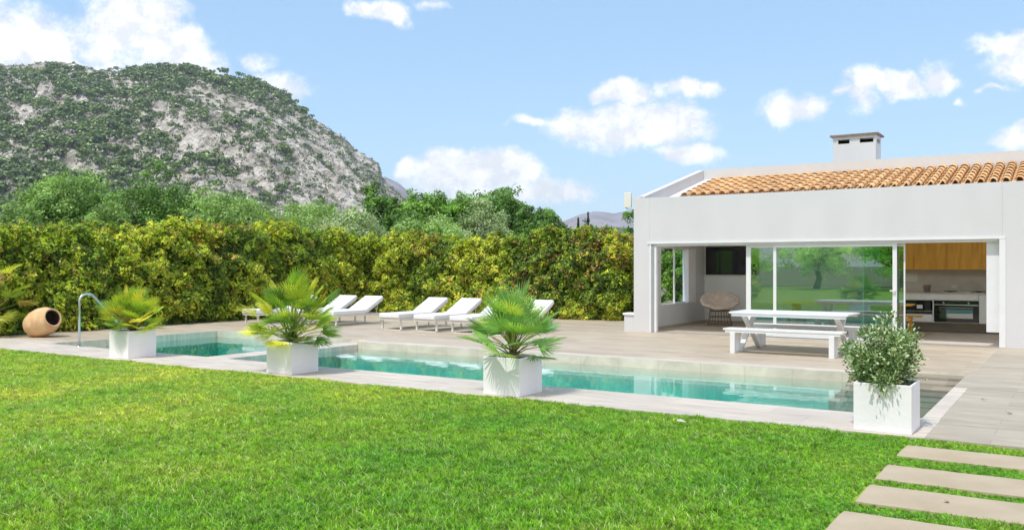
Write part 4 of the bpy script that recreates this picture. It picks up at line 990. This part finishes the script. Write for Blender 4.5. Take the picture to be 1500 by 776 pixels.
# ---------------------------------------------------------------- planters
def planter(x, y, wdt, h, label):
    r = thing('planter', label, 'planter', (x, y, 0.003), 0, 'white cube planters along the pool'); a = wdt/2; t = .022
    q = MB(); v = [(-a,-a,0),(a,-a,0),(a,a,0),(-a,a,0),(-a,-a,h),(a,-a,h),(a,a,h),(-a,a,h),(-a+t,-a+t,h),(a-t,-a+t,h),(a-t,a-t,h),(-a+t,a-t,h),(-a+t,-a+t,h-.1),(a-t,-a+t,h-.1),(a-t,a-t,h-.1),(-a+t,a-t,h-.1)]
    q.add(v, [(0,3,2,1),(0,1,5,4),(1,2,6,5),(2,3,7,6),(3,0,4,7),(4,5,9,8),(5,6,10,9),(6,7,11,10),(7,4,8,11),(8,9,13,12),(9,10,14,13),(10,11,15,14),(11,8,12,15)])
    q.build('box', M['planter'], r, bevel=.006)
    q = MB(); n = 10; vs = []; fs = []
    for i in range(n+1):
        for j in range(n+1): vs.append((-a+t+(wdt-2*t)*i/n, -a+t+(wdt-2*t)*j/n, h-.045+random.uniform(-.012,.012)))
    for i in range(n):
        for j in range(n): b_ = i*(n+1)+j; fs.append((b_, b_+n+1, b_+n+2, b_+1))
    q.add(vs, fs); q.build('soil', M['soil'], r)
    return r
planter(-14.05, 9.42, .55, .475, 'white cube planter nearest the handrail, holding a dense yellowish palm')
planter(-9.99, 9.37, .54, .475, 'white cube planter between spa and main pool, holding a bushy layered palm')
planter(-6.0, 9.33, .54, .47, 'white cube planter in the middle of the photo, holding the spreading dark palm')
planter(-1.585, 9.30, .525, .465, 'white cube planter at the right end of the pool, holding a variegated shrub')

def fan_palm(name, label, x, y, z, n, Hh, Rr, cols, wts, seed, leafL=.30, el0=5, el1=86, nleaf=24, droop=.12, fan_w=.024, stem=.2):
    rs = random.Random(seed); root = thing(name, label, 'palm', (x, y, z), 0, 'palms in white planters')
    lf = MB(); pe = MB()
    for i in range(n):
        t = (i+.5)/n; elv = R_(el0+(el1-el0)*t**.9+rs.uniform(-7,7)); azm = i*2.39996+rs.uniform(-.35,.35)
        Lr = (Rr*math.cos(elv)**1.0 + (Hh)*math.sin(elv))*rs.uniform(.82,1.05)
        pl = max(.1, Lr-leafL*.9)
        dirv = Vector((math.cos(azm)*math.cos(elv), math.sin(azm)*math.cos(elv), math.sin(elv)))
        base = Vector((rs.uniform(-.04,.04), rs.uniform(-.04,.04), rs.uniform(-.02, stem)*t))
        tip = base+dirv*pl; mid = base+dirv*pl*.5+Vector((0,0,.03))
        pc_ = (.16,.22,.05) if rs.random() < .7 else (.30,.26,.08)
        pe.tube([base, mid, tip], [.010,.007,.005], 5, True, pc_)
        d2 = (dirv + Vector((0,0,-droop*rs.uniform(.4,2.2)))).normalized()
        side = d2.cross(Vector((0,0,1)));  side = side.normalized() if side.length > .05 else Vector((math.cos(azm+1.57), math.sin(azm+1.57), 0))
        roll = rs.uniform(-.5,.5); nrm = side.cross(d2).normalized(); side = (side*math.cos(roll)+nrm*math.sin(roll)).normalized(); nrm = side.cross(d2).normalized()
        k = rs.choices(range(len(cols)), wts)[0]; col0 = Vector(cols[k])*rs.uniform(.8,1.25); LL = leafL*rs.uniform(.85,1.15)
        span = R_(rs.uniform(78,105)); cone = rs.uniform(-.15,.35)
        for j in range(nleaf):
            a = -span+2*span*j/(nleaf-1)+rs.uniform(-.03,.03)
            dv_ = (d2*math.cos(a)+side*math.sin(a)+nrm*cone*abs(math.sin(a))).normalized()
            ln = LL*(1-.28*(abs(a)/span)**2)*rs.uniform(.92,1.05)
            wv = dv_.cross(nrm).normalized(); w_ = fan_w
            tipd = Vector((0,0,-rs.uniform(.0,.022)*ln/.3*(2.5 if droop > .2 else 1)))
            p0 = tip; p1 = tip+dv_*ln*.5; p2 = tip+dv_*ln*.82+tipd*.5; p3 = tip+dv_*ln+tipd
            cc_ = col0*rs.uniform(.85,1.15)
            up_ = nrm*w_*.28
            lf.add([p0-wv*w_*.15, p0+wv*w_*.15, p1+wv*w_*.5+up_, p1-up_*.3, p1-wv*w_*.5+up_, p2+wv*w_*.33+up_*.6, p2-up_*.3, p2-wv*w_*.33+up_*.6, p3],
                   [(0,1,2,3),(0,3,4),(3,2,5,6),(4,3,6,7),(6,5,8),(7,6,8)], tuple(cc_))
    lf.build('fronds', M['palm'], root); pe.build('stalks', M['palm'], root)
    tk = MB(); tk.tube([(0,0,-.05),(0,0,.03),(.01,0,stem+.05)], [.06,.055,.035], 8, True, (.14,.10,.06)); tk.build('trunk', M['bark'], root)
    return root
YG = [(.20,.26,.03),(.30,.32,.035),(.12,.19,.03),(.40,.36,.06)]
DG = [(.10,.19,.055),(.15,.25,.08),(.19,.27,.065),(.33,.36,.07)]
fan_palm('fan_palm', 'dense ball shaped yellow green fan palm in the planter by the handrail', -14.05, 9.42, .46, 64, .62, .44, YG, [4,3,3,1.5], 3, leafL=.27, el0=8, nleaf=20, droop=.06, fan_w=.019, stem=.12)
fan_palm('fan_palm', 'tall layered fan palm with yellowish lower fronds in the planter beside the spa', -9.99, 9.37, .46, 70, .82, .56, [(.14,.22,.03),(.24,.29,.035),(.10,.17,.04),(.34,.33,.05)], [4,3,3,1.6], 9, leafL=.30, el0=0, nleaf=22, droop=.12, fan_w=.020, stem=.25)
fan_palm('fan_palm', 'wide spreading dark green fan palm in the middle planter', -6.0, 9.33, .46, 44, .62, .58, DG, [4,4,2,1.2], 21, leafL=.33, el0=7, nleaf=24, droop=.09, fan_w=.018, stem=.25)
fan_palm('fan_palm', 'large yellow green fan palm cut off by the left edge of the photo', -20.95, 10.35, .35, 36, .95, .85, [(.20,.26,.03),(.30,.32,.045),(.12,.18,.03),(.36,.26,.12)], [3,3,3,2.0], 31, leafL=.42, el0=-25, el1=70, nleaf=26, droop=.25, fan_w=.024, stem=.35)
# drooping yellow frond over the middle planter's edge is part of the same palm's low fronds

# variegated shrub
def shrub(x, y, z, lab, seed, h, w, nl):
    rs = np.random.default_rng(seed); root = thing('variegated_shrub', lab, 'shrub', (x, y, z))
    sm = MB(); tips = []
    for i in range(26):
        a = i*2.4; el_ = R_(rs.uniform(15, 88)); L1 = (w*.5*math.cos(el_)+h*math.sin(el_))*rs.uniform(.7,1.0)
        d_ = np.array([math.cos(a)*math.cos(el_), math.sin(a)*math.cos(el_), math.sin(el_)])
        p = np.array([rs.uniform(-.05,.05), rs.uniform(-.05,.05), 0.]); pts = [tuple(p)]
        for k in range(4):
            p = p+d_*L1/4+rs.normal(size=3)*.018; pts.append(tuple(p)); 
            if k > 0: tips.append((p.copy(), d_))
        sm.tube(pts, [.009,.007,.005,.004,.002], 5)
    sm.tube([(0,0,-.04),(.01,0,h*.3),(.03,.01,h*.55)], [.022,.018,.012], 7)
    sm.build('stems', M['bark'], root)
    per = nl//len(tips); P, A, K = [], [], []
    for p, d_ in tips:
        n = per; off = rs.normal(size=(n,3))*.045; P.append(p+off); A.append(unit(unit(off)*.9+d_*.5+rs.normal(size=(n,3))*.35))
    P = np.concatenate(P); A = np.concatenate(A); P[:,2] = np.maximum(P[:,2], -.10)
    global rng; old = rng; rng = rs
    n = len(P); Ln = rs.uniform(.03,.05,n); V, F = leaf_quads(P, A, Ln, Ln*.5)
    col = pick([(.06,.11,.035),(.10,.16,.05),(.40,.45,.31),(.22,.28,.15),(.04,.075,.025),(.26,.12,.10)], [3.4,3,3.4,3.2,2,.35], n)
    # cream margin: a second smaller darker blade lying on each pale leaf
    V2, F2 = V.copy(), F
    c4 = V.reshape(-1,4,3); ctr = c4.mean(1, keepdims=True); nrm_ = unit(np.cross(c4[:,1]-c4[:,0], c4[:,2]-c4[:,0]))[:,None,:]
    sel = rs.random(n) < .6; cen = (ctr+(c4-ctr)*.62+nrm_*.0006)[sel].reshape(-1,3)
    V = np.concatenate([V, cen]); F = np.concatenate([F, np.arange(sel.sum()*4).reshape(-1,4)+n*4]); col2 = np.tile(np.array([[.05,.10,.03]]), (sel.sum(),1))
    col = np.concatenate([col, col2]); rng = old
    np_mesh('leaves', V, F, col, M['leaf'], root)
shrub(-1.60, 9.30, .43, 'cream edged variegated shrub filling the right hand planter', 5, .57, .15, 10500)

# ---------------------------------------------------------------- stepping stones
labs = ['stepping stone nearest the terrace edge', 'second stepping stone from the terrace', 'third stepping stone from the terrace', 'nearest stepping stone, cut by the bottom edge of the photo', 'stepping stone below the picture edge', 'last stepping stone behind the others']
for i, (y0, y1) in enumerate(((8.04,8.56),(7.09,7.64),(6.33,6.87),(5.50,6.04),(4.65,5.2),(3.8,4.35))):
    q = MB(); n = 16; x0, x1 = -1.29+random.uniform(-.01,.01), .75; top = []
    ring = [(x0+(x1-x0)*k/n, y0) for k in range(n)]+[(x1, y0+(y1-y0)*k/4) for k in range(4)]+[(x1-(x1-x0)*k/n, y1) for k in range(n)]+[(x0, y1-(y1-y0)*k/4) for k in range(4)]
    ring = [(x+random.uniform(-.006,.006), y+random.uniform(-.006,.006)) for x, y in ring]
    m_ = len(ring); cxm, cym = (x0+x1)/2, (y0+y1)/2
    q.add([(x-cxm,y-cym,-.004) for x,y in ring]+[(x-cxm,y-cym,-.04) for x,y in ring], [tuple(range(m_))]+[(k,m_+k,m_+(k+1)%m_,(k+1)%m_) for k in range(m_)])
    o = q.build('stepping_stone', M['step'], bevel=.004); o.location = (cxm, cym, 0)
    tag(o, 'long beige rectangular '+labs[i], 'paving stone', 'stepping stones in the lawn')
def litter(x, y, z, lab, col, sc, rz):
    q = MB(); v = []; n_ = 7
    for i in range(n_):
        t = i/(n_-1); wv = math.sin(t*math.pi)**.8*.35
        v += [(t-.5, -wv, .10*math.sin(t*3)), (t-.5, 0, .02+.10*math.sin(t*3)), (t-.5, wv, .12*math.sin(t*3)+.06)]
    f = []
    for i in range(n_-1): f += [(i*3,i*3+3,i*3+4,i*3+1),(i*3+1,i*3+4,i*3+5,i*3+2)]
    q.add([(a*sc,b*sc,c*sc) for a,b,c in v], f, None, True); o = q.build('dry_leaf', mat('dry leaf', col, .8, .2, 30)); o.location = (x, y, z); o.rotation_euler = (.1, .15, rz)
    tag(o, lab, 'leaf')
litter(-3.37, 8.38, .035, 'pale dry leaf lying on the lawn near the middle of the pool edge', (.50,.48,.43), .09, .6)
litter(-.75, 6.62, .004, 'small brown dry leaf on the third stepping stone', (.22,.13,.06), .05, 1.9)
litter(-.62, 10.9, .01, 'small brown dry leaf on the grey paving beside the pool corner', (.25,.15,.07), .06, .4)
litter(-.95, 11.9, .01, 'small pale dry leaf on the grey paving near the pale pool edge strip', (.60,.55,.42), .06, 2.6)
# ---------------------------------------------------------------- garden behind the camera (it shows in the glass doors)
RG = 'garden trees mirrored in the glass doors'
for i, (x, y, h, w_, pal) in enumerate([(-27,-27,4.6,6,G_GREY),(-21.5,-25,4.2,5.5,G_GREY),(-16,-26,4.6,6,G_GREY),(-10.5,-25,4.4,5.5,G_OLIVE),(-5,-26,4.8,6,G_GREY),(1,-25,4.5,6,G_OLIVE),(-24,-36,10,12,G_DARK),(-12,-37,11,13,G_DARK),(0,-36,10,12,G_OLIVE),(-34,-34,9,12,G_DARK)]):
    tree('garden_tree', ['silvery olive tree mirrored in the glass doors', 'tall dark tree mirrored high in the glass doors'][i > 5], 'tree', x, y, h, w_, [tuple(min(.6, c*1.9) for c in k) for k in pal] if i < 6 else pal, [2,3,1], leaf=.22 if i < 6 else .35, nl=7000, seed=300+i, group=RG, low=.12)

# ================================================================== GRASS (geometry nodes on one object)
def blade_mesh(seed, nb, hmin, hmax, spread):
    rs = random.Random(seed); q = MB()
    for i in range(nb):
        a = rs.uniform(0, 6.28); r = spread*math.sqrt(rs.random()); x, y = r*math.cos(a), r*math.sin(a)
        h = rs.uniform(hmin, hmax); b = rs.uniform(0, 6.28); ln = (rs.uniform(.1,.5) if rs.random() < .55 else rs.uniform(.5,1.2))*h; w = rs.uniform(.0024,.0042); c = rs.uniform(0,6.28)
        wx, wy = math.cos(c)*w, math.sin(c)*w; dx, dy = math.cos(b)*ln, math.sin(b)*ln
        hue = rs.random(); col = (.36,.57,.035) if hue < .45 else ((.15,.34,.02) if hue < .70 else ((.50,.66,.08) if hue < .93 else (.66,.64,.32)))
        q.add([(x-wx,y-wy,0),(x+wx,y+wy,0),(x+dx*.35+wx,y+dy*.35+wy,h*.6),(x+dx*.35-wx,y+dy*.35-wy,h*.6),(x+dx,y+dy,h*.95)], [(0,1,2,3),(3,2,4)], col)
    return q
m = bpy.data.materials.new('grass blades'); m.use_nodes = True; nt = m.node_tree; l = nt.links.new; p = nt.nodes['Principled BSDF']; out = nt.nodes['Material Output']
at_ = N(nt, 'ShaderNodeAttribute', attribute_name='Col'); ge = N(nt, 'ShaderNodeNewGeometry')
nz_ = N(nt, 'ShaderNodeTexNoise'); nz_.inputs['Scale'].default_value = .75; nz_.inputs['Detail'].default_value = 5; nz_.inputs['Roughness'].default_value = .6; l(ge.outputs['Position'], nz_.inputs['Vector'])
rp = N(nt, 'ShaderNodeValToRGB'); e = rp.color_ramp.elements; e[0].position = .36; e[0].color = (.70,.93,.9,1); e[1].position = .68; e[1].color = (1.22,1.1,1.1,1)
l(nz_.outputs[0], rp.inputs[0])
g_ = N(nt, 'ShaderNodeMixRGB', blend_type='MULTIPLY'); g_.inputs[0].default_value = 1; l(at_.outputs[0], g_.inputs[1]); l(rp.outputs[0], g_.inputs[2])
oi = N(nt, 'ShaderNodeObjectInfo'); mo_ = N(nt, 'ShaderNodeMapRange'); mo_.inputs[3].default_value = .55; mo_.inputs[4].default_value = 1.5; l(oi.outputs['Random'], mo_.inputs[0])
gg_ = N(nt, 'ShaderNodeMixRGB', blend_type='MULTIPLY'); gg_.inputs[0].default_value = 1; l(g_.outputs[0], gg_.inputs[1]); l(mo_.outputs[0], gg_.inputs[2]); g_ = gg_
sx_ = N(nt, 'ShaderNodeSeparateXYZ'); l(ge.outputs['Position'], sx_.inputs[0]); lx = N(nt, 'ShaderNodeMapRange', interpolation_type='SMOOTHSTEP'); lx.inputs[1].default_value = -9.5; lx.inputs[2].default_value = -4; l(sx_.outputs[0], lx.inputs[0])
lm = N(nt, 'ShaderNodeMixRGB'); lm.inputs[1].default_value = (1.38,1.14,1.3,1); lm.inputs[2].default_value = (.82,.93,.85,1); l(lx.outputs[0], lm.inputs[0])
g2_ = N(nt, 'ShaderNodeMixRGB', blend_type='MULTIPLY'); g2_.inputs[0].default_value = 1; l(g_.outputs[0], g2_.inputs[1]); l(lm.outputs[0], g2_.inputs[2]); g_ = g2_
l(g_.outputs[0], p.inputs['Base Color']); p.inputs['Roughness'].default_value = .5; p.inputs['Specular IOR Level'].default_value = .3
tr2 = N(nt, 'ShaderNodeBsdfTranslucent'); l(g_.outputs[0], tr2.inputs[0]); mxs = N(nt, 'ShaderNodeMixShader'); mxs.inputs[0].default_value = .4
l(p.outputs[0], mxs.inputs[1]); l(tr2.outputs[0], mxs.inputs[2]); l(mxs.outputs[0], out.inputs[0]); M['grass'] = m
tcoll = bpy.data.collections.new('grass_tufts')
for s in range(6):
    o = blade_mesh(500+s, 20, .035, .072, .03).build('grass_tuft', M['grass']); COL.objects.unlink(o); tcoll.objects.link(o)
def grass_object(name, label, rects, dens, smin, smax, seed):
    q = MB()
    for (x0, y0, x1, y1) in rects: q.quad((x0,y0,-.028),(x1,y0,-.028),(x1,y1,-.028),(x0,y1,-.028))
    o = q.build(name, M['grass']); tag(o, label, 'grass', kind='stuff')
    ng = bpy.data.node_groups.new(name, 'GeometryNodeTree'); ng.interface.new_socket('Geometry', in_out='INPUT', socket_type='NodeSocketGeometry'); ng.interface.new_socket('Geometry', in_out='OUTPUT', socket_type='NodeSocketGeometry')
    def G(t, **k):
        n = ng.nodes.new(t)
        for a, b in k.items(): setattr(n, a, b)
        return n
    gl_ = ng.links.new; gi = G('NodeGroupInput'); go = G('NodeGroupOutput')
    dp = G('GeometryNodeDistributePointsOnFaces'); dp.inputs['Density'].default_value = dens; dp.inputs['Seed'].default_value = seed
    ci = G('GeometryNodeCollectionInfo'); ci.inputs[0].default_value = tcoll; ci.inputs['Separate Children'].default_value = True; ci.inputs['Reset Children'].default_value = True
    ip = G('GeometryNodeInstanceOnPoints'); ip.inputs['Pick Instance'].default_value = True
    rv = G('FunctionNodeRandomValue', data_type='FLOAT_VECTOR'); rv.inputs[0].default_value = (-.25,-.25,0); rv.inputs[1].default_value = (.25,.25,6.28)
    ps_ = G('GeometryNodeInputPosition'); ns = G('ShaderNodeTexNoise'); ns.inputs['Scale'].default_value = 1.1; ns.inputs['Detail'].default_value = 4; gl_(ps_.outputs[0], ns.inputs['Vector'])
    mr2 = G('ShaderNodeMapRange'); mr2.inputs[1].default_value = .35; mr2.inputs[2].default_value = .65; mr2.inputs[3].default_value = smin; mr2.inputs[4].default_value = smax; gl_(ns.outputs[0], mr2.inputs[0])
    rn = G('FunctionNodeRandomValue', data_type='FLOAT'); rn.inputs[2].default_value = .7; rn.inputs[3].default_value = 1.25
    mu = G('ShaderNodeMath', operation='MULTIPLY'); gl_(mr2.outputs[0], mu.inputs[0]); gl_(rn.outputs[1], mu.inputs[1])
    gl_(gi.outputs[0], dp.inputs[0]); gl_(dp.outputs['Points'], ip.inputs['Points']); gl_(ci.outputs[0], ip.inputs['Instance']); gl_(rv.outputs[0], ip.inputs['Rotation']); gl_(mu.outputs[0], ip.inputs['Scale']); gl_(ip.outputs[0], go.inputs[0])
    md = o.modifiers.new('grow', 'NODES'); md.node_group = ng
    return o
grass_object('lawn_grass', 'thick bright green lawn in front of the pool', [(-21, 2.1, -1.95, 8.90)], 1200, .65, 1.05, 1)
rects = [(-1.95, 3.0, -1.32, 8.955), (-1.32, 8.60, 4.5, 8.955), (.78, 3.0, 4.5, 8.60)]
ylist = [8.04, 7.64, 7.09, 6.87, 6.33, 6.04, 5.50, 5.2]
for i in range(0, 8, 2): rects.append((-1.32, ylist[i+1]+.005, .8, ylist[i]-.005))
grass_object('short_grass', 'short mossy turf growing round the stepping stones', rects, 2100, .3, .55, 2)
